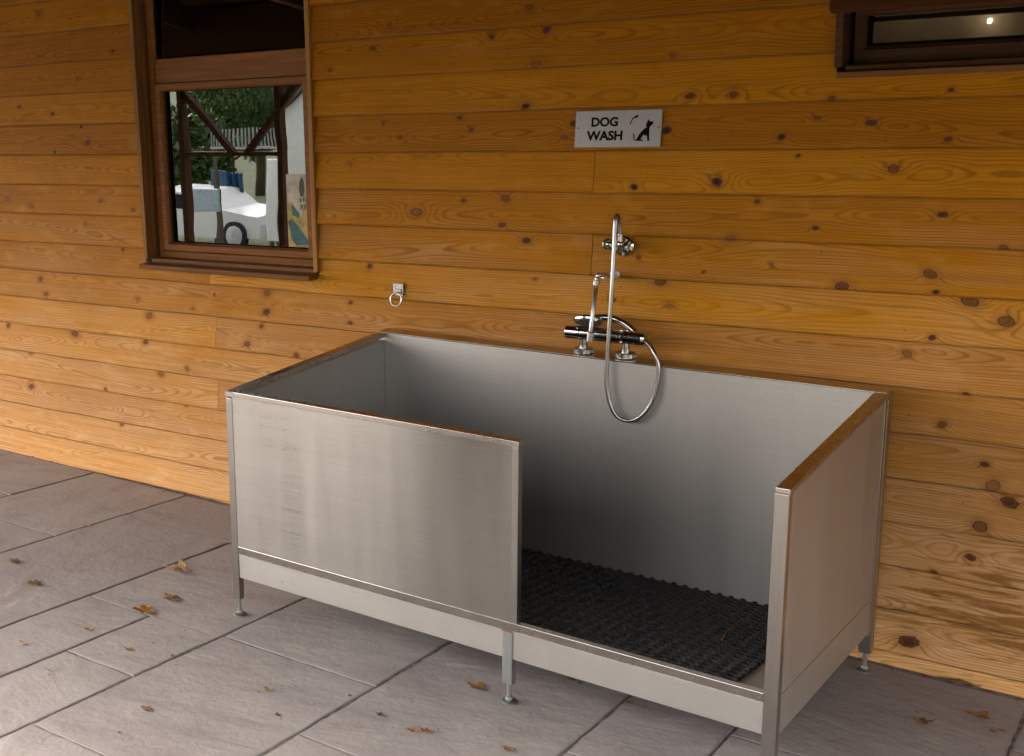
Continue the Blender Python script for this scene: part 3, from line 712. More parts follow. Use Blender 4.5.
# ------------------------------------------------------------------ the steel bath
YB, L, D, H, XD, SKT, SKB, SL, YAW, TILT = -0.05217, 1.75623, 1.09026, 0.95701, 1.05465, 0.38778, 0.26914, 0.11503, -0.0169, -0.01316
TS, TB, TF = 0.0327, 0.0756, 0.030
def tp(v):                                     # local: x along, y out from the wall (0 at the back), z up
    x, yy, z = v
    y = -yy; z2 = z + TILT * x; x2 = x - TILT * z
    return Vector((x2 * math.cos(YAW) - y * math.sin(YAW), YB + x2 * math.sin(YAW) + y * math.cos(YAW), z2))
def drop(yy): return SL * (1 - yy / D)
def tps(v): return tp((v[0], v[1], v[2] - drop(v[1])))    # members that follow the fall of the paving
def tpl(v):                                    # top stays level, foot follows the fall
    k = min(1, max(0, (H - v[2]) / (H - SKT))); return tp((v[0], v[1], v[2] - drop(v[1]) * k))
TUB = empty('dog_bath', tp((L / 2, D / 2, 0.1)), 'large brushed stainless steel dog bath on adjustable feet against the timber wall', 'dog bath')
def part(name, mat, boxes, parent=None):
    m = MB()
    for a, b, T, bev in boxes: m.box(a, b, T, bev)
    return m.build(name, MAT[mat], parent or TUB)
B = 0.0015
part('back_panel', 'inner', [((0.004, 0.004, SKT - 0.13), (L - 0.004, TB - 0.001, H - 0.004), tpl, 0)])
part('top_rail', 'rim', [((0.0, 0.0, H - 0.004), (L, TB, H), tpl, 0.0006)])
part('left_panel', 'side', [((0.004, TB + 0.001, SKT - 0.10), (TS - 0.004, D - TF - 0.001, H - 0.026), tpl, 0)])
part('top_rail', 'rail', [((0.0, TB + 0.0015, H - 0.0165), (TS, D - 0.001, H - 0.0005), tpl, B)])
part('right_panel', 'side', [((L - TS + 0.003, TB + 0.001, SKT - 0.004), (L - 0.003, D - TF - 0.001, H - 0.02), tpl, 0)])
part('top_rail', 'rail', [((L - TS, TB + 0.0015, H - 0.0145), (L + 0.001, D + 0.001, H - 0.0005), tpl, B)])
part('front_panel', 'sheet', [((0.026, D - TF + 0.004, SKT - 0.002), (XD - 0.0175, D - 0.003, H - 0.014), tpl, 0)])
part('top_rail', 'rail', [((TS + 0.001, D - TF, H - 0.0175), (XD, D, H), tpl, B), ((0, D - 0.0008, H - 0.0175), (TS + 0.001, D + 0.0002, H - 0.0003), tpl, 0)])
part('corner_post', 'post', [((0.0005, D - 0.029, SKB - 0.085), (0.0275, D - 0.0012, H - 0.025), tpl, B)])
part('divider_post', 'post', [((XD - 0.019, D - TF + 0.0005, SKT - 0.001), (XD - 0.0005, D - 0.0008, H - 0.018), tpl, B)])
part('corner_post', 'post', [((L - 0.0345, D - 0.030, SKB - 0.085), (L - 0.0005, D, H - 0.016), tpl, B)])
part('corner_post', 'post', [((L - 0.033, 0.004, SKB - 0.085), (L + 0.0005, TB - 0.03, H - 0.025), tpl, B), ((L - 0.033, TB - 0.029, SKB), (L - 0.0005, TB + 0.0, H - 0.025), tpl, B)])
part('corner_post', 'post', [((0.001, 0.005, SKB - 0.085), (0.029, 0.033, SKT), tps, B)])
part('ledge', 'rail', [((0.028, D - 0.030, SKT - 0.026), (L - 0.035, D - 0.0014, SKT), tps, B)])
part('skirt', 'skirt', [((0.028, D - 0.016, SKB), (L - 0.035, D - 0.0045, SKT - 0.0265), tps, 0.0008)])
part('skirt', 'side', [((L - 0.026, TB + 0.001, SKB), (L - 0.0022, D - 0.031, SKT - 0.0055), tps, 0.0008)])
part('skirt', 'side', [((0.003, TB + 0.001, SKB), (0.027, D - 0.031, SKT - 0.025), tps, 0.0008)])
part('skirt', 'skirt', [((0.03, 0.006, SKB), (L - 0.034, 0.03, SKT - 0.055), tps, 0.0008)])
def tpf(v): return tp((v[0], v[1], v[2] + 0.320 + (v[1] - 0.99) * 0.173))      # the tray falls towards the back
part('floor_tray', 'tray', [((TS, TB - 0.02, -0.004), (L - TS, D - TF - 0.0005, 0.0), tpf, 0)])
part('ledge_lip', 'tray', [((TS, D - TF - 0.002, SKT - 0.075), (L - TS, D - TF - 0.0004, SKT - 0.004), tps, 0)])
part('drain_outlet', 'zinc', [((0.3, 0.3, -0.06), (0.36, 0.36, -0.0045), tpf, 0.01)])
# mid leg, in front of the skirt
LEGX = XD - 0.0455
ml = part('leg', 'zinc', [((LEGX, D - 0.029, SKB - 0.085), (LEGX + 0.031, D - 0.0003, SKT - 0.0275), tps, B)])
m = MB()
for k in range(9):
    p = tps((LEGX + 0.002 + k * 0.0034, D + 0.0004, SKT - 0.028)); m.lathe(p - Vector((0, 0, 0.0022)), (random.uniform(-.3, .3), -.4, 1), [(0, 0.001), (0.001, 0.0026), (0.003, 0.0028), (0.0044, 0.001)], 7)
m.build('weld', MAT['rust'], ml)
def foot(x, yy, top):
    b = tps((x, yy, top)); g = gz(b.x, b.y) + 0.0005
    m = MB()
    m.lathe((b.x, b.y, g), (0, 0, 1), [(0, 0.0245), (0.004, 0.0245), (0.0065, 0.02), (0.010, 0.011), (0.020, 0.010), (0.021, 0.0065), (max(0.03, b.z - g), 0.0065)], 20)
    return m.build('levelling_foot', MAT['zinc'], TUB)
for x, yy in ((0.014, D - 0.015), (LEGX + 0.0155, D - 0.015), (L - 0.018, D - 0.015), (L - 0.017, 0.024), (0.015, 0.019)): foot(x, yy, SKB - 0.083)
def weld_mat():
    M = NT('rusty_seam'); p = M.pos(); n = M.noise(p, 60, 3); b = M.noise(p, 4.5, 2)
    f = M.math('MULTIPLY', M.ramp(n, 0.45, 0.6), M.ramp(b, 0.48, 0.62))
    M.set(color=M.mix(f, (0.36, 0.33, 0.30), (0.30, 0.14, 0.04)), rough=M.ramp(f, 0, 1, 0.35, 0.8)); M.put(M.b, 'Metallic', M.ramp(f, 0, 1, 1, 0)); return M.m
m = MB(); m.box((0.03, D - 0.0045, SKT - 0.0275), (LEGX - 0.002, D - 0.0008, SKT - 0.0252), tps); m.build('weld', weld_mat(), TUB)
# rubber mat with studs
def rubber_mat():
    x0, x1, y0, y1, zt = TS + 0.02, L - TS - 0.115, TB + 0.004, D - TF - 0.068, 0.001
    m = MB(); m.box((x0, y0, zt), (x1, y1, zt + 0.003), tpf)
    R = random.Random(9); pit = 0.0365
    nx = int((x1 - x0) / pit); ny = int((y1 - y0) / pit); px_, py_ = (x1 - x0) / nx, (y1 - y0) / ny; n = 12; zz = zt + 0.0105
    def sq(k):                                     # point k of 12 round a unit square
        a = 2 * math.pi * (k + 0.5) / n; c, d = math.cos(a), math.sin(a); q = max(abs(c), abs(d)); return c / q, d / q
    for i in range(nx):                            # a flat grid of rounded holes ...
        for j in range(ny):
            cx, cy = x0 + px_ * (i + .5), y0 + py_ * (j + .5); rr = R.uniform(0.0100, 0.0115); vs = []
            for k in range(n): u, v = sq(k); vs.append(tpf((cx + u * px_ / 2, cy + v * py_ / 2, zz)))
            for h, ra in ((zz, rr + 0.0015), (zz - 0.0015, rr), (zt + 0.002, rr)):
                for k in range(n): a = 2 * math.pi * (k + .5) / n; vs.append(tpf((cx + ra * math.cos(a), cy + ra * math.sin(a), h)))
            m.add(vs, [(l * n + k, l * n + (k + 1) % n, (l + 1) * n + (k + 1) % n, (l + 1) * n + k) for l in range(3) for k in range(n)])
    for i in range(nx + 1):                        # ... with a low round stud at every crossing
        for j in range(ny + 1):
            b = tpf((x0 + px_ * i, y0 + py_ * j, zz - 0.002)); hh = R.uniform(0.85, 1.15); n8 = 9
            vs = [b + Vector((r * math.cos(6.2832 * k / n8), r * math.sin(6.2832 * k / n8), h * hh)) for h, r in ((0, 0.0098), (0.004, 0.0090), (0.0068, 0.006), (0.0074, 0.002)) for k in range(n8)]
            m.add(vs, [(l * n8 + k, l * n8 + (k + 1) % n8, (l + 1) * n8 + (k + 1) % n8, (l + 1) * n8 + k) for l in range(3) for k in range(n8)] + [tuple(3 * n8 + k for k in range(n8))], True)
    for a, b in (((x0, y0), (x1, y0)), ((x1, y0), (x1, y1)), ((x1, y1), (x0, y1)), ((x0, y1), (x0, y0))):
        m.add([tpf((a[0], a[1], zt)), tpf((b[0], b[1], zt)), tpf((b[0], b[1], zz)), tpf((a[0], a[1], zz))], [(0, 1, 2, 3)])
    o = m.build('rubber_mat', MAT['rubber'], None, origin=tpf(((x0 + x1) / 2, (y0 + y1) / 2, zt)))
    tag(o, 'black studded rubber mat lying on the floor of the steel bath', 'mat')
rubber_mat()

# ------------------------------------------------------------------ mixer, shower, hose
MY = YB - 0.040
n1 = on_y(583.5, 350, MY); n2 = on_y(625.5, 354.5, MY)
b0 = on_y(566.2, 331.2, MY - 0.004); b1 = on_y(645.5, 339.0, MY - 0.004)
MIX = empty('shower_mixer', (n1 + n2) / 2, 'chrome bar shower mixer standing on the back rim of the steel bath', 'mixer tap')
ax = (b1 - b0).normalized(); Lb = (b1 - b0).length; R0 = 0.0245
m = MB()
m.lathe(b0 + ax * (Lb * 0.19), ax, [(0, 0.02), (0.002, R0 * .98), (Lb * 0.60, R0 * .98), (Lb * 0.602, 0.02)], 32)
pm = b0 + ax * (Lb * 0.5)
m.build('bar', MAT['chrome'], MIX)
m = MB(); m.lathe(b0, ax, [(0, 0.017), (0.003, R0), (Lb * 0.188, R0), (Lb * 0.189, 0.017)], 32); m.build('knob', MAT['chrome'], MIX)
m = MB(); m.lathe(b0 + ax * (Lb * 0.794), ax, [(0, 0.018), (0.001, R0), (Lb * 0.17, R0), (Lb * 0.2, R0 * .8), (Lb * 0.206, R0 * .72)], 32); m.build('knob', MAT['chrome'], MIX)
for nn in (n1, n2):
    top = b0 + ax * ((nn - b0).dot(ax))
    zr = tp((nn.x, -(nn.y - YB), H)).z
    m = MB(); base = Vector((nn.x, nn.y, zr + 0.0005))
    m.lathe(base, (0, 0, 1), [(0, 0.031), (0.003, 0.033), (0.017, 0.033), (0.020, 0.029), (0.0195, 0.014), (0.03, 0.013), (0.031, 0.015), (0.036, 0.015), (0.037, 0.011), (max(0.045, top.z - zr - 0.012), 0.011)], 28)
    for k in range(28):
        a = 6.2832 * k / 28
        m.box((-0.0008, -0.0012, 0.004), (0.0012, 0.0012, 0.0155), lambda v, a=a: base + Vector((math.cos(a) * (0.033 + v.x) - math.sin(a) * v.y, math.sin(a) * (0.033 + v.x) + math.cos(a) * v.y, v.z)))
    m.build('inlet_pillar', MAT['satin'], MIX)
# riser pipe up to a wall stay
r0 = on_y(590.0, 336.5, MY - 0.030); r1 = on_y(596.6, 283.0, MY - 0.030); r2 = on_y(597.9, 275.5, MY - 0.030); r3 = on_y(609.5, 276.2, -0.035); r4 = Vector((r3.x + 0.006, 0.006, r3.z))
m = MB()
m.tube([r0 - Vector((0, 0, 0.012)), r0 + (r1 - r0) * .06, r1], 0.0070, 14)
m.lathe(r0 - Vector((0, 0.0, 0.018)), (r1 - r0), [(0, 0.009), (0.002, 0.0125), (0.034, 0.0125), (0.038, 0.009)], 16)
m.lathe(r1 - (r1 - r0) * .04, (r1 - r0), [(0, 0.009), (0.002, 0.012), (0.018, 0.012), (0.02, 0.009)], 16)
m.tube(smoothpath([r1, r1 + (r2 - r1) * 0.7, r2 + Vector((0.006, 0.003, 0.002)), r3], 6), 0.0085, 14)
m.lathe(r2 + (r3 - r2) * 0.45, (r3 - r2), [(0, 0.009), (0.002, 0.0125), (0.016, 0.0125), (0.018, 0.009)], 16)
m.tube([r3, (r3 + r4) / 2, r4], 0.009, 14)
m.lathe(r4 - Vector((0, 0.004, 0)), (0, -1, 0), [(0, 0.017), (0.004, 0.017), (0.006, 0.013)], 20)
m.build('riser_pipe', MAT['pipe'], MIX)

HS = empty('hand_shower', on_y(583, 321, MY), 'chrome hand shower with ribbed hose looped over the wall hook', 'hand shower')
hc = on_y(588, 320.2, MY + 0.004)
m = MB(); nd = Vector((0.06, -0.50, -0.86)).normalized()
m.lathe(hc - nd * 0.012, nd, [(-0.006, 0.014), (0.0, 0.034), (0.006, 0.046), (0.014, 0.0495), (0.020, 0.048), (0.022, 0.044)], 28)
m.build('shower_head', MAT['chrome'], HS)
m = MB(); m.lathe(hc + nd * 0.0105, nd, [(0, 0.043), (0.0015, 0.0425), (0.002, 0.035)], 28)
m.build('spray_plate', simple('spray_plate_grey', (0.12, 0.12, 0.12), 0.35), HS)
yh = MY + 0.012
hp = smoothpath([hc - nd * 0.008, on_y(600, 317.3, yh), on_y(612, 318.3, yh + 0.004), on_y(623, 322.8, yh + 0.006), on_y(633, 330.5, yh + 0.004), on_y(641, 337.5, yh)], 6)
m = MB(); m.tube(hp, [0.0105 + 0.003 * math.sin(math.pi * i / (len(hp) - 1)) for i in range(len(hp))], 14); m.build('handle', MAT['chrome'], HS)
yl = YB - TB - 0.034
HOSE = [(hp[-1] - (hp[-2] - hp[-1]) * 0.2), on_y(648.5, 344, yl + 0.040), on_y(654, 352, yl + 0.012), on_y(658.3, 366, yl + 0.004), on_y(657.6, 384, yl), on_y(651.5, 403, yl - .004), on_y(641, 416, yl - .008), on_y(629, 420.8, yl - .010), on_y(617.5, 416.5, yl - .012),
        on_y(610, 403, yl - .012), on_y(606.6, 384, yl - .010), on_y(607.4, 358, yl - .006), on_y(609.3, 328, yl), on_y(611.8, 290, yl + .012), on_y(613.8, 255, yl + .030), on_y(614.9, 230, yl + .046), on_y(616.0, 218.5, yl + .056), on_y(617.4, 215.8, yl + .072), on_y(619.0, 220.5, yl + .088), on_y(620.2, 231, yl + 0.098), on_y(620.6, 241.5, yl + .102)]
hose = resample(smoothpath(HOSE, 10), 0.0030)
m = MB(); m.tube(hose, [0.0070 + (0.0009 if i % 2 else -0.0008) for i in range(len(hose))], 12)
m.build('hose', steel('ribbed_hose_steel', (0.40, 0.385, 0.37), 0.28, 0.0, 'Z', 0.2, False), HS)
for seg in (hose[-11:], hose[:7]):
    m = MB(); m.tube(seg, 0.0102, 14); m.build('hose_nut', MAT['chrome'], HS)

HK = empty('hose_hook', on_y(622, 246, 0), 'chrome wall outlet with round flange that carries the shower hose', 'wall outlet')
fc = on_y(623.8, 246.5, 0.004); capc = on_y(607.2, 244.3, -0.052)
m = MB()
m.lathe(fc + Vector((0, 0.008, 0)), (0, -1, 0), [(0, 0.035), (0.012, 0.035), (0.017, 0.031), (0.019, 0.018), (0.05, 0.0155)], 28)
m.build('flange', MAT['chrome'], HK)
m = MB(); e = hose[-1]
m.tube(smoothpath([fc + Vector((0, -0.035, 0)), Vector((fc.x - 0.012, fc.y - 0.052, fc.z)), Vector((capc.x + 0.012, capc.y, capc.z)), capc], 5), 0.0125, 16)
m.lathe(capc + Vector((0.002, 0.008, 0)), (0.25, -1, 0.1), [(0, 0.014), (0.004, 0.0198), (0.016, 0.0198), (0.019, 0.015), (0.019, 0.008), (0.014, 0.006)], 22)
m.tube([Vector((fc.x - 0.004, fc.y - 0.045, fc.z)), e - Vector((0, 0, 0.010)), e], 0.0105, 14)
m.build('outlet', MAT['chrome'], HK)

# ------------------------------------------------------------------ tether ring
pc = on_y(398.5, 289.5, -0.004)
RG = empty('tether_ring', pc, 'small steel ring hanging from a plate on the timber wall', 'ring')
m = MB()
def plT(v): return Vector((pc.x + v.x, pc.y + v.y, pc.z + v.z))
m.box((-0.0225, -0.003, -0.0255), (0.0225, 0.012, 0.0255), plT, 0.0015)
m.box((-0.016, -0.0085, -0.010), (0.016, -0.003, 0.004), plT, 0.002)
m.build('plate', MAT['satin'], RG)
for sx in (-1, 1):
    m = MB(); m.lathe(plT(Vector((sx * 0.013, -0.003, 0.016))), (0, -1, 0), [(0, 0.0042), (0.0015, 0.004), (0.002, 0.002)], 12); m.build('screw', MAT['zinc'], RG)
m = MB(); rc = on_y(396.0, 299.4, -0.022); rr_ = 0.0245
loop = [rc + Vector((math.cos(a) * rr_, -0.012 * math.sin(a) * -1 * .5, math.sin(a) * rr_ * 1.08)) for a in np.linspace(0, 2 * math.pi, 41)]
m.tube(loop, 0.0032, 10, False); m.build('ring', MAT['satin'], RG)

# ------------------------------------------------------------------ sign
SY0, SY1 = -0.0035, 0.0140
sc_ = [on_y(577, 111.5, SY1), on_y(663.5, 109, SY1), on_y(659.5, 146.5, SY0), on_y(574, 147.5, SY0)]
sx0, sx1, sz0, sz1 = (sc_[0].x + sc_[3].x) / 2, (sc_[1].x + sc_[2].x) / 2, (sc_[2].z + sc_[3].z) / 2, (sc_[0].z + sc_[1].z) / 2
def on_sign(z, lift=0.0): return SY0 + (SY1 - SY0) * (z - sz0) / (sz1 - sz0) - lift
SG = empty('wall_sign', ((sx0 + sx1) / 2, 0, sz0), 'silver metal DOG WASH sign with black dog pictogram on the timber wall', 'sign')
m = MB(); m.box((sx0, -0.0012, sz0), (sx1, 0.0012, sz1), lambda v: Vector((v.x, v.y + on_sign(v.z), v.z)), 0.0005); m.build('plate', MAT['signsteel'], SG)
sw, sh = sx1 - sx0, sz1 - sz0
def sgn(px, py):                                # zoomed picture of the sign (1024 x 597, origin 560,90) onto its plate
    k = min(1, max(0, (py - 175) / 310)); p = on_y(560 + px / 8.533, 90 + py / 8.533, SY1 + (SY0 - SY1) * k); return (p.x, p.z)
def text_mesh(name, body, xc, zb, height, width):
    cu = bpy.data.curves.new(name, 'FONT'); cu.body = body; cu.offset = 0.042; cu.size = 1.0; cu.resolution_u = 6
    o = bpy.data.objects.new(name, cu); COL.objects.link(o)
    dg = bpy.context.evaluated_depsgraph_get(); me = bpy.data.meshes.new_from_object(o.evaluated_get(dg))
    bpy.data.objects.remove(o); bpy.data.curves.remove(cu)
    c = np.array([v.co[:] for v in me.vertices]); lo, hi = c.min(0), c.max(0)
    m = MB()
    vs = [(xc - width / 2 + (p[0] - lo[0]) / (hi[0] - lo[0]) * width, on_sign(zb + (p[1] - lo[1]) / (hi[1] - lo[1]) * height, 0.0016), zb + (p[1] - lo[1]) / (hi[1] - lo[1]) * height) for p in c]
    m.add(vs, [tuple(f.vertices) for f in me.polygons]); bpy.data.meshes.remove(me)
    return m
mm = MB()
a = sgn(265, 315); b = sgn(503, 228); t1 = text_mesh('t', 'DOG', (a[0] + b[0]) / 2, a[1], b[1] - a[1], (b[0] - a[0]) * 0.98)
mm.add(t1.v, t1.f)
a = sgn(222, 433); b = sgn(540, 344); t1 = text_mesh('t', 'WASH', (a[0] + b[0]) / 2, a[1], b[1] - a[1], (b[0] - a[0]) * 0.98)
mm.add(t1.v, t1.f)
mm.build('lettering', MAT['ink'], SG)
def flat(pts):
    return [Vector((q[0], on_sign(q[1], 0.0014), q[1])) for q in (sgn(*p) for p in pts)]
mm = MB()
dog = [(655,434),(716,434),(706,424),(690,420),(700,402),(716,378),(730,392),(742,384),(746,434),(762,434),(764,330),(768,312),(781,304),(798,283),(797,268),(775,266),(766,265),(757,246),(748,266),(738,290),(735,306),(742,318),(720,330),(690,360),(668,392),(655,418),(644,424),(634,414),(640,390),(630,374),(617,375),(622,382),(630,384),(625,410),(634,428)]
mm.prism(flat(dog), (0, -0.0004, 0))
show = [(598,298),(603,270),(618,244),(636,224),(655,214),(674,214),(672,224),(662,228),(660,238),(650,240),(640,234),(622,254),(610,274),(603,298)]
mm.prism(flat(show), (0, -0.0004, 0))
mm.build('pictogram', MAT['ink'], SG)
BRASS = simple('brass_screw', (0.28, 0.17, 0.10), 0.4, 0.8)
for q in ((155, 327), (840, 318)):
    c = sgn(*q); mm = MB(); mm.lathe((c[0], on_sign(c[1], 0.0012), c[1]), (0, -1, 0), [(0, 0.0042), (0.0012, 0.004), (0.002, 0.002)], 14); mm.build('screw', BRASS, SG)

# ------------------------------------------------------------------ fallen leaves
def leaf_mat(name, a, b):
    M = NT(name); p = M.pos(); n = M.noise(p, 130, 4, 0.6)
    M.set(color=M.mix(M.ramp(n, 0.32, 0.68), a, b), rough=0.6, spec=0.3); M.bump(n, 0.4, 0.001); return M.m
LM = dict(brown=leaf_mat('brown_leaf', (0.115, 0.055, 0.020), (0.25, 0.135, 0.052)), pale=leaf_mat('pale_leaf', (0.33, 0.19, 0.075), (0.52, 0.34, 0.16)),
          dark=leaf_mat('dark_leaf', (0.05, 0.03, 0.015), (0.13, 0.075, 0.03)), green=leaf_mat('green_brown_leaf', (0.16, 0.13, 0.025), (0.33, 0.19, 0.05)), orange=leaf_mat('orange_leaf', (0.165, 0.068, 0.016), (0.30, 0.135, 0.036)))
def leaf(px, py, wpx, mat, label, style='lobed', seed=0):
    r = random.Random(seed * 31 + int(px)); c = on_ground(px, py)
    dist = (c - CAM).length; size = wpx * dist / F_PX * 0.50
    m = MB(); ns = 26; rings = 4
    lobes = r.choice([3, 4, 5]); ph = r.uniform(0, 6.28); curl = r.uniform(0.9, 2.0) if style == 'curled' else r.uniform(0.25, 0.7)
    asp = r.uniform(0.6, 0.95); aa = r.uniform(-0.5, 0.7) if style != 'twig' else r.uniform(-.3, .5); cd = r.uniform(0, 3.14)
    if style == 'twig': asp = 0.18; curl = 0.3
    vs = [(0, 0, 0)]
    pts = []
    for k in range(1, rings + 1):
        for i in range(ns):
            a = 6.2832 * i / ns
            R = 1 + 0.30 * math.sin(lobes * a + ph) + 0.14 * math.sin(2.3 * lobes * a + 1.7 * ph) + r.uniform(-.08, .08)
            if style == 'pill': R = 1
            q = k / rings; x = q * R * math.cos(a); y = q * R * math.sin(a) * asp
            u = x * math.cos(cd) + y * math.sin(cd); z = curl * 0.55 * u * u + 0.12 * math.sin(5 * x + ph) * q + 0.10 * math.sin(7 * y + 2 * ph) * q
            pts.append((x, y, z))
    zmin = min(p[2] for p in pts + [(0, 0, 0)])
    allp = [(0, 0, 0)] + pts
    cr, sr = math.cos(aa), math.sin(aa)
    for x, y, z in allp:
        X = c.x + size * (x * cr - y * sr); Y = c.y + size * (x * sr + y * cr)
        vs_z = gz(X, Y) + size * (z - zmin) * 0.55 + 0.0018
        pts_ = (X, min(Y, -0.004), vs_z); m.v.append(pts_)
    for i in range(ns): m.f.append((0, 1 + i, 1 + (i + 1) % ns)); m.smooth.append(False)
    for k in range(rings - 1):
        for i in range(ns): m.f.append((1 + k * ns + i, 1 + (k + 1) * ns + i, 1 + (k + 1) * ns + (i + 1) % ns, 1 + k * ns + (i + 1) % ns)); m.smooth.append(False)
    if style in ('lobed', 'curled') and wpx > 12:                       # stalk
        e = c + Vector((-size * cr * 1.1, -size * sr * 1.1, 0)); e2 = c + Vector((-size * cr * 1.9 + .1 * size, -size * sr * 1.9, 0))
        for q in (e, e2): q.y = min(q.y, -.006)
        e.z = gz(e.x, e.y) + 0.004; e2.z = gz(e2.x, e2.y) + 0.003
        m.tube([(c.x, min(c.y, -.006), gz(c.x, c.y) + 0.005), e, e2], size * 0.035, 5)
    o = m.build('fallen_leaf', LM[mat], None, origin=(c.x, c.y, gz(c.x, c.y)))
    tag(o, label, 'leaf', 'fallen leaves on the paving')
LEAVES = [
 (14.3,562,13,'brown','brown crumpled leaf on the paving near the left picture edge','lobed'),
 (35.7,584,14,'brown','brown lobed leaf lying mid flag left of the pale leaf','lobed'),
 (180,571,20,'pale','largest pale tan curled leaf on the paving left of the bath','curled'),
 (172,599,18,'brown','dark orange leaf just below the big pale curled leaf','lobed'),
 (143.6,611,20,'orange','flat orange leaf lying across a paving joint left of the bath','lobed'),
 (87,526,7,'pale','small tan pill shaped leaf scrap on the joint near the wall','pill'),
 (90.5,560.5,4.5,'pale','tiny pale leaf crumb in the middle of a flag','pill'),
 (170,548,4,'brown','tiny brown crumb behind the big pale leaf','pill'),
 (189,492,8,'brown','brown leaf scrap against the wall foot left of the bath','curled'),
 (46,504.5,6,'dark','thin dark twig scrap on the flag near the wall','twig'),
 (224,562,4,'orange','tiny orange crumb beside the front left post','pill'),
 (103.6,473.8,5,'brown','tiny brown scrap in the gap at the wall foot','pill'),
 (88.6,630,9,'brown','small curled brown leaf beside a pale crumb','curled'),
 (104.8,625,5,'pale','pale crumb right above a small curled brown leaf','pill'),
 (23,644,9,'pale','pale flat leaf scrap at the far left of the paving','lobed'),
 (47,670,10,'dark','curved dark twig on the cream flag at lower left','twig'),
 (129,650,10,'brown','brown leaf in the middle of the short flag','lobed'),
 (153.5,643.5,6,'dark','dark slim scrap right of the leaf on the short flag','twig'),
 (173,656.3,5,'brown','small brown scrap on the long joint under the short flag','pill'),
 (147,709.5,12,'brown','brown three lobed leaf alone on the large veined flag at lower left','lobed'),
 (119.5,733,4,'dark','black crumb on the large flag at lower left','pill'),
 (204,649,6,'dark','grey brown twig near the joint left of the front foot','twig'),
 (268.4,690.5,7,'green','greenish brown curled leaf on the large veined flag','curled'),
 (259,692.5,3.5,'brown','tiny crumb left of the greenish curled leaf','pill'),
 (277.8,716,6,'dark','small dark seed case below the greenish leaf','curled'),
 (412,731,9,'orange','left half of the pair of orange leaves near the bottom edge','lobed'),
 (426,731,11,'orange','right and larger of the pair of orange leaves near the bottom edge','curled'),
 (385.6,727,5,'orange','small orange scrap left of the orange leaf pair','twig'),
 (380.5,715.5,8,'dark','flat dark smudge like leaf above the small orange scrap','lobed'),
 (350,696,4,'dark','black crumb on the joint under the middle of the bath','pill'),
 (478,688.4,17,'brown','curled brown leaf arched on the paving left of the middle leg','curled'),
 (508,749.6,11,'brown','brown leaf cut near the bottom edge below the middle foot','lobed'),
 (571,680,8,'brown','brown leaf half under the skirt right of the middle leg','lobed'),
 (580.5,683.7,5,'dark','dark scrap right beside the leaf under the skirt','curled'),
 (629,703,9,'brown','upright folded brown leaf in front of the right part of the skirt','curled'),
 (961,680.5,25,'brown','broad brown leaf leaning at the wall foot right of the bath','lobed'),
 (980,716,13,'orange','rusty orange leaf on the paving at right, below the broad brown leaf','lobed'),
 (923,722,12,'brown','knobbly brown leaf with long stalk on the paving right of the bath','curled'),
 (993,732,5,'brown','left of two brown crumbs at the lower right','pill'),
 (1001.6,731,6,'brown','right of two brown crumbs at the lower right','curled'),
 (917,712.7,4,'orange','tiny orange crumb above the leaf with the long stalk','pill'),
]
for i, (x, y, w, mt, lb, stl) in enumerate(LEAVES): leaf(x, y, w, mt, lb, stl, i)
m = MB()
a = tpf((L - 0.33, 0.62, 0.0155)); 
pa, pb, pc_ = [CAM + ray(*q) * ((a.z + 0.004 - CAM.z) / ray(*q).z) for q in ((722, 640), (728, 630), (735, 628))]
m.tube([pa, (pa + pb) / 2 + Vector((0, 0, .004)), pb], 0.002, 6); m.tube([pb + Vector((0.0, 0, .001)), pc_], 0.0015, 6)
o = m.build('straw', LM['orange'], None, origin=pa); tag(o, 'yellow bits of straw lying on the black mat', 'straw')

R = random.Random(21); m = MB()
for k in range(620):
    if k < 230: x, y = R.uniform(-2.6, 2.3), -abs(R.gauss(0.004, 0.022)) - 0.004
    else: x, y = R.uniform(-2.5, 2.2), R.uniform(-2.6, -0.02)
    q = R.uniform(0.0010, 0.0030) * (1.5 if k < 230 and R.random() < .25 else 1); z = gz(x, y) + 0.0008; a = R.uniform(0, 3.1)
    c, d = math.cos(a) * q, math.sin(a) * q
    m.add([(x - c * 1.6, y - d * 1.6, z), (x + d, y - c, z), (x + c * 1.6, y + d * 1.6, z), (x - d, y + c, z), (x, y, z + q * .9)], [(0, 1, 4), (1, 2, 4), (2, 3, 4), (3, 0, 4)])
o = m.build('debris', simple('grit_and_crumbs', (0.085, 0.055, 0.032), 0.9, 0, 0.6, 9), None)
tag(o, 'fine grit and leaf crumbs scattered over the paving and along the wall foot', 'grit', None, 'stuff')

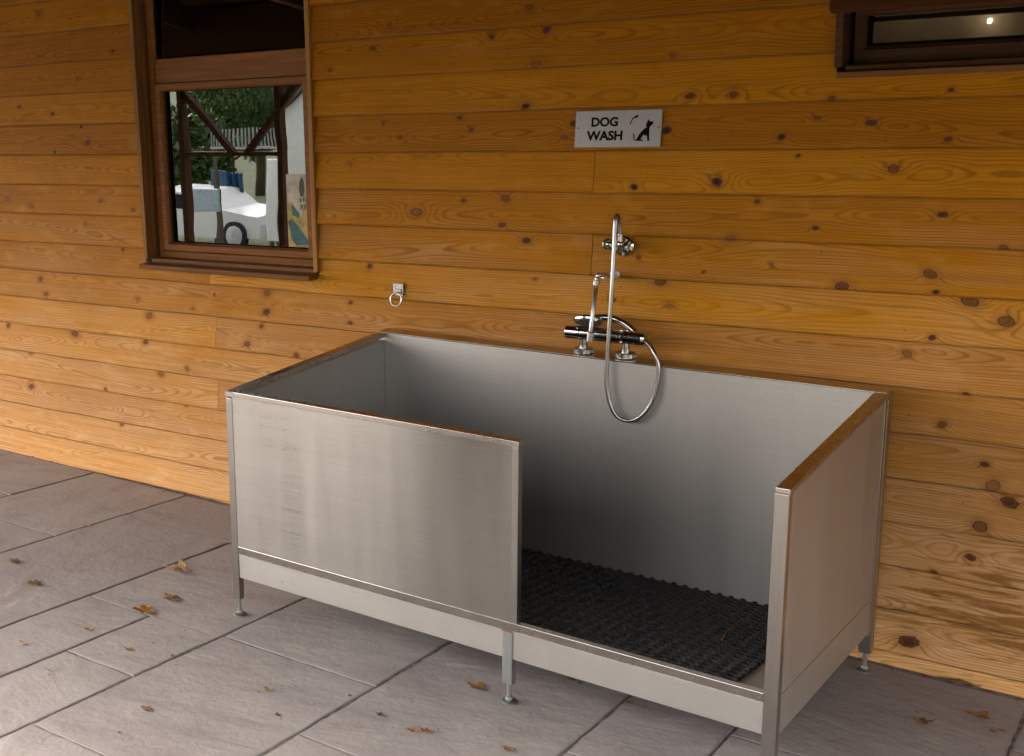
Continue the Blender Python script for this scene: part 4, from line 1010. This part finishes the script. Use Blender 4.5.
# ------------------------------------------------------------------ what the panes mirror: garden, house, car
def blob_foliage(name, center, size, n, mat, label, cat, seed, trunk=None, group=None, parent_thing=True):
    r = np.random.default_rng(seed)
    d = r.normal(size=(n, 3)); d /= np.linalg.norm(d, axis=1)[:, None]
    lob = 1 + 0.22 * np.sin(d[:, 0] * 5 + seed) * np.cos(d[:, 1] * 4) + 0.15 * np.sin(d[:, 2] * 9 + seed)
    P = np.array(center) + d * (r.uniform(0.25, 1, n) ** 0.4 * lob)[:, None] * np.array(size)
    s = r.uniform(0.05, 0.16, n) * (0.7 if n > 12000 else 1.0) * max(1, max(size) * 0.5)
    u = r.normal(size=(n, 3)); u /= np.linalg.norm(u, axis=1)[:, None]; w = np.cross(u, r.normal(size=(n, 3))); w /= np.linalg.norm(w, axis=1)[:, None]
    V = np.stack([P - u * s[:, None], P + w * s[:, None] * .5, P + u * s[:, None], P - w * s[:, None] * .5], 1).reshape(-1, 3)
    m = MB(); m.v = [tuple(v) for v in V]; m.f = [(4 * i, 4 * i + 1, 4 * i + 2, 4 * i + 3) for i in range(n)]; m.smooth = [False] * n
    if trunk is None:
        o = m.build(name, mat, None, origin=(center[0], center[1], center[2] - size[2])); tag(o, label, cat, group); return o
    T = empty(name, (center[0], center[1], trunk), label, cat, group)
    m.build('crown', mat, T)
    t = MB(); c = Vector(center)
    t.tube([(c.x, c.y, trunk - 0.1), (c.x + .05, c.y, (trunk + c.z) / 2), (c.x, c.y, c.z + size[2] * .4)], [0.22, 0.16, 0.05], 9)
    for k in range(5):
        a = k * 1.3; t.tube([(c.x, c.y, c.z - size[2] * .4), (c.x + math.cos(a) * size[0] * .55, c.y + math.sin(a) * size[1] * .55, c.z + 0.2 * k)], [0.09, 0.03], 6)
    t.build('trunk', MAT['bark'], T); return T
hq = mirrored(197, 150, 26); hz = mirrored(197, 112, 26).z
blob_foliage('garden_hedge', (hq.x - 0.9, -26, (hz + hq.z) / 2 - .6), (2.5, 1.0, (hz - hq.z) / 2 + .7), 5200, MAT['hedge'], 'sunlit green hedge on the slope, mirrored in the tall window', 'hedge', 1)
TREES = [(229, 40, 1.9, 'dark tree between the braces of the canopy post in the mirrored garden'), (257, 44, 2.2, 'second dark tree between the braces of the canopy post')]
for k, (px, d, s_, lb) in enumerate(TREES):
    p = mirrored(px, 120, d); g = lawn_z(-d)
    blob_foliage('garden_or_added_tree', (p.x, -d, p.z + 0.4 * s_), (s_, s_ * .8, s_ * 1.15), 16000, MAT['hedge'], lb, 'tree', 20 + k, g)
for k, (x, d, s_, lb) in enumerate([(-92, 60, 5.0, 'leftmost broad tree of the added screen'), (-66, 60, 5.0, 'rounded tree at the left of the added screen'), (-9, 52, 6.2, 'tall tree of the added screen straight behind the terrace'), (3, 47, 5.4, 'leafy tree in the middle of the added screen'),
        (16, 55, 6.8, 'largest tree of the added screen'), (30, 48, 5.8, 'dense added screen tree right of the largest one'), (46, 54, 6.6, 'tall tree at the right of the added screen'), (64, 50, 6.0, 'last tree at the far right of the added screen')]):
    g = lawn_z(-d); blob_foliage('garden_or_added_tree', (x, -d, g + s_ * 1.5), (s_ * 1.15, s_ * .8, s_ * 1.2), 9000, MAT['hedge'], lb, 'tree', 40 + k, g)  # unseen tree line added to block low sky light from the wall top
# white house
ha = mirrored(288, 180, 32); hr = mirrored(300, 70, 32); GH = lawn_z(-32)
HO = empty('white_house', (ha.x + 4, -36, GH), 'white rendered house with slate roof down the slope', 'house')
hx0, hx1 = ha.x, ha.x + 9.0; he = mirrored(288, 108, 32).z; cx_ = (hx0 + hx1) / 2; rz = he + 3.2
m = MB(); m.prism([(hx0, -32, GH - .3), (hx1, -32, GH - .3), (hx1, -32, he), (cx_, -32, rz), (hx0, -32, he)], (0, -9, 0)); m.build('wall', MAT['white'], HO)
m = MB()
for sx, xe in ((-1, hx0 - .3), (1, hx1 + .3)): m.prism([(cx_, -31.8, rz + .02), (xe, -31.8, he - .19), (xe, -31.8, he - .02), (cx_, -31.8, rz + .19)], (0, -9.4, 0))
m.build('roof', MAT['slate'], HO)
for wx in (2.2, 5.6):
    m = MB(); m.box((hx0 + wx, -31.99, GH + 1.4), (hx0 + wx + 1.2, -31.93, GH + 2.9)); wi = m.build('window', MAT['carglass'], HO)
    m = MB(); m.box((hx0 + wx - .06, -31.97, GH + 1.3), (hx0 + wx + 1.26, -31.85, GH + 1.39)); m.build('sill', MAT['whitepaint'], wi)
# white car, side on
CD = 20.5
wq = mirrored(234, 227, CD); GC = lawn_z(-CD) + 0.0; wz = 0.33
CR = empty('parked_car', (wq.x - 1.3, -CD - 0.8, GC), 'white estate car parked on the grass, mirrored in the tall window', 'car')
def carprof(pts, y0, y1): return [Vector((wq.x + x, y0, GC + z)) for x, z in pts], (0, y1 - y0, 0)
m = MB(); P, d = carprof([(0.75, .28), (0.80, .62), (0.72, .84), (-0.35, .95), (-0.95, 1.38), (-2.6, 1.42), (-3.35, .98), (-3.45, .5), (-3.35, .28)], -CD - 1.6, -CD); m.prism(P, d); m.build('body', MAT['carpaint'], CR)
m = MB(); P, d = carprof([(-0.45, .96), (-0.98, 1.33), (-2.55, 1.36), (-3.15, .98)], -CD - 0.005, -CD + 0.01); m.prism(P, d); m.build('side_window', MAT['carglass'], CR)
for x in (0.0, -2.65):
    m = MB(); m.lathe((wq.x + x, -CD - .1, GC + 0.33), (0, 1, 0), [(0, 0.36), (0.16, 0.36), (0.18, 0.33), (0.18, 0.24)], 28); wh = m.build('wheel', MAT['tyre'], CR)
    m = MB(); m.lathe((wq.x + x, -CD + .08, GC + 0.33), (0, 1, 0), [(0, 0.25), (0.012, 0.24), (0.02, 0.06), (0.03, 0.05)], 28)
    for k in range(9):
        a = 6.2832 * k / 9; m.tube([(wq.x + x, -CD + .105, GC + .33), (wq.x + x + .2 * math.cos(a), -CD + .10, GC + .33 + .2 * math.sin(a))], 0.014, 6)
    m.build('rim', MAT['alloy'], wh)
def rbox(name, x0, y0, x1, y1, dep, thick, mat, label, cat):
    a, b = mirrored(x0, y1, dep), mirrored(x1, y0, dep); g = lawn_z(-dep)
    E = empty(name, ((a.x + b.x) / 2, -dep, g), label, cat)
    m = MB(); m.box((a.x, -dep - thick, max(a.z, g + 0.02)), (b.x, -dep, b.z), None, 0.02); m.build('panel', mat, E)
    for x in (a.x + .05, b.x - .05):
        m = MB(); m.box((x - .03, -dep - thick - 0.06, g - 0.05), (x + .03, -dep - thick - 0.001, b.z - 0.02)); m.build('leg', MAT['bark'], E)
    return E
bl = rbox('blue_sheets', 211, 171, 226, 204, 22, 0.06, MAT['bluepaint'], 'two dark blue sheets hanging on poles on the slope, mirrored in the tall window', 'sheets')
a, b = mirrored(227.5, 208, 22), mirrored(243, 172, 22)
m = MB(); n = 14
for k in range(n):
    x0, x1 = a.x + (b.x - a.x) * k / n, a.x + (b.x - a.x) * (k + 1) / n; y0, y1 = -22 + 0.09 * math.sin(k * 1.1), -22 + 0.09 * math.sin(k * 1.1 + 1.1)
    m.add([(x0, y0, a.z + .1 * math.sin(k)), (x1, y1, a.z + .1 * math.sin(k + 1)), (x1, y1, b.z), (x0, y0, b.z), (x0, y0 - .03, a.z + .1 * math.sin(k)), (x1, y1 - .03, a.z + .1 * math.sin(k + 1)), (x1, y1 - .03, b.z), (x0, y0 - .03, b.z)], [(0, 1, 2, 3), (7, 6, 5, 4), (0, 4, 5, 1), (3, 2, 6, 7)])
m.build('panel', MAT['bluepaint'], bl)
rbox('notice_board', 184, 189, 217, 212, 15, 0.08, MAT['greyblue'], 'pale blue notice board on legs on the lawn', 'notice board')
rbox('white_banner', 267.5, 160, 274.5, 242, 16, 0.05, MAT['whitepaint'], 'narrow upright white banner on the lawn', 'banner')
a, b = mirrored(211, 148, 20), mirrored(284, 128, 20); g = lawn_z(-20)
RL = empty('white_railing', ((a.x + b.x) / 2, -20, g), 'raised white railing of slim bars mirrored in the tall window', 'railing')
m = MB()
for k in range(22):
    x = a.x + (b.x - a.x) * k / 21; m.box((x - .010, -20.03, a.z), (x + .010, -19.99, b.z))
m.box((a.x - .05, -20.05, a.z - .05), (b.x + .05, -19.97, a.z)); m.build('bar_panel', MAT['greypaint'], RL)
for x in (a.x + .1, b.x - .1):
    m = MB(); m.box((x - .05, -20.06, g - .05), (x + .05, -19.96, a.z - .051)); m.build('leg', MAT['bark'], RL)
# poster inside the pane
py = gA - 0.0012
pa, pb = on_y(289, 250, py), on_y(311.5, 178, py)
PS = empty('window_poster', ((pa.x + pb.x) / 2, py, pa.z), 'yellow, cream and teal poster on the lower right of the tall window pane', 'poster')
x0_, z0_, pw, ph_ = pa.x, max(pa.z, 1.243), -0.441 - pa.x, pb.z - pa.z
m = MB(); m.box((x0_, py - 0.0006, z0_), (x0_ + pw, py, z0_ + ph_)); m.build('sheet', simple('poster_cream', (0.42, 0.36, 0.30), 0.5, 0, 0.25, 18), PS)
def shape(name, col, lift, pts):
    m = MB(); m.prism([Vector((x0_ + u * pw, py - 0.0007 - lift, z0_ + v * ph_)) for u, v in pts], (0, -0.0003, 0)); m.build(name, simple('poster_' + name, col, 0.5, 0, 0.3, 25), PS)
shape('yellow_patch', (0.36, 0.25, 0.06), 0, [(0, .0), (1, .0), (1, .60), (.72, .60), (.72, .42), (.3, .42), (.3, .62), (0, .62)])
shape('teal_curve', (0.02, 0.09, 0.10), 0.0004, [(0.02, .36), (.2, .38), (.5, .30), (1, .08), (1, .03), (.7, .04), (.4, .02), (.15, .12)])
shape('teal_boat', (0.02, 0.09, 0.10), 0.0008, [(.22, .60), (.6, .46), (.55, .40), (.25, .44)])
shape('dark_bird', (0.03, 0.03, 0.03), 0.0008, [(.60, .80), (.66, .92), (.76, .97), (.84, .90), (.86, .78), (.80, .70), (.66, .70)])
for u, v in ((.62, .62), (.76, .63), (.90, .62), (.66, .53), (.82, .53)): shape('green_mark', (0.05, 0.12, 0.04), 0.0012, [(u, v), (u + .09, v), (u + .09, v + .06), (u, v + .06)])

# ------------------------------------------------------------------ light: soft grey day, lit from the open side of the canopy
wd = bpy.data.worlds.new('World'); S.world = wd; wd.use_nodes = True
nt = wd.node_tree; bg = nt.nodes['Background']
sky = nt.nodes.new('ShaderNodeTexSky'); sky.sky_type = 'NISHITA'; sky.sun_disc = False
SUN_EL, SUN_AZ = rad(38), rad(256)
sky.sun_elevation = SUN_EL; sky.sun_rotation = SUN_AZ; sky.dust_density = 3.0; sky.air_density = 1.0; sky.ozone_density = 1.0
hs = nt.nodes.new('ShaderNodeHueSaturation'); hs.inputs['Saturation'].default_value = 0.28
nt.links.new(sky.outputs[0], hs.inputs['Color']); wm = nt.nodes.new('ShaderNodeMix'); wm.data_type = 'RGBA'; wm.blend_type = 'MULTIPLY'; wm.inputs[0].default_value = 1.0
nt.links.new(hs.outputs[0], wm.inputs[6]); wm.inputs[7].default_value = (1.0, 0.945, 0.90, 1)      # haze-warmed overcast
nt.links.new(wm.outputs[2], bg.inputs[0]); bg.inputs[1].default_value = 0.15
sl = bpy.data.lights.new('sun', 'SUN'); sl.energy = 0.7; sl.angle = rad(60); sl.color = (1.0, 0.94, 0.86)
so = bpy.data.objects.new('sun', sl); COL.objects.link(so)
dirv = Vector((math.sin(SUN_AZ) * math.cos(SUN_EL), math.cos(SUN_AZ) * math.cos(SUN_EL), math.sin(SUN_EL)))
so.rotation_euler = dirv.to_track_quat('Z', 'Y').to_euler()

S.render.engine = 'CYCLES'
S.cycles.max_bounces = 10; S.cycles.diffuse_bounces = 5; S.cycles.glossy_bounces = 5; S.cycles.transparent_max_bounces = 10
S.cycles.use_denoising = True
S.cycles.sample_clamp_indirect = 6.0
S.cycles.caustics_reflective = False; S.cycles.caustics_refractive = False
S.view_settings.view_transform = 'Standard'; S.view_settings.look = 'None'
S.view_settings.exposure = 2.98; S.view_settings.gamma = 1.0
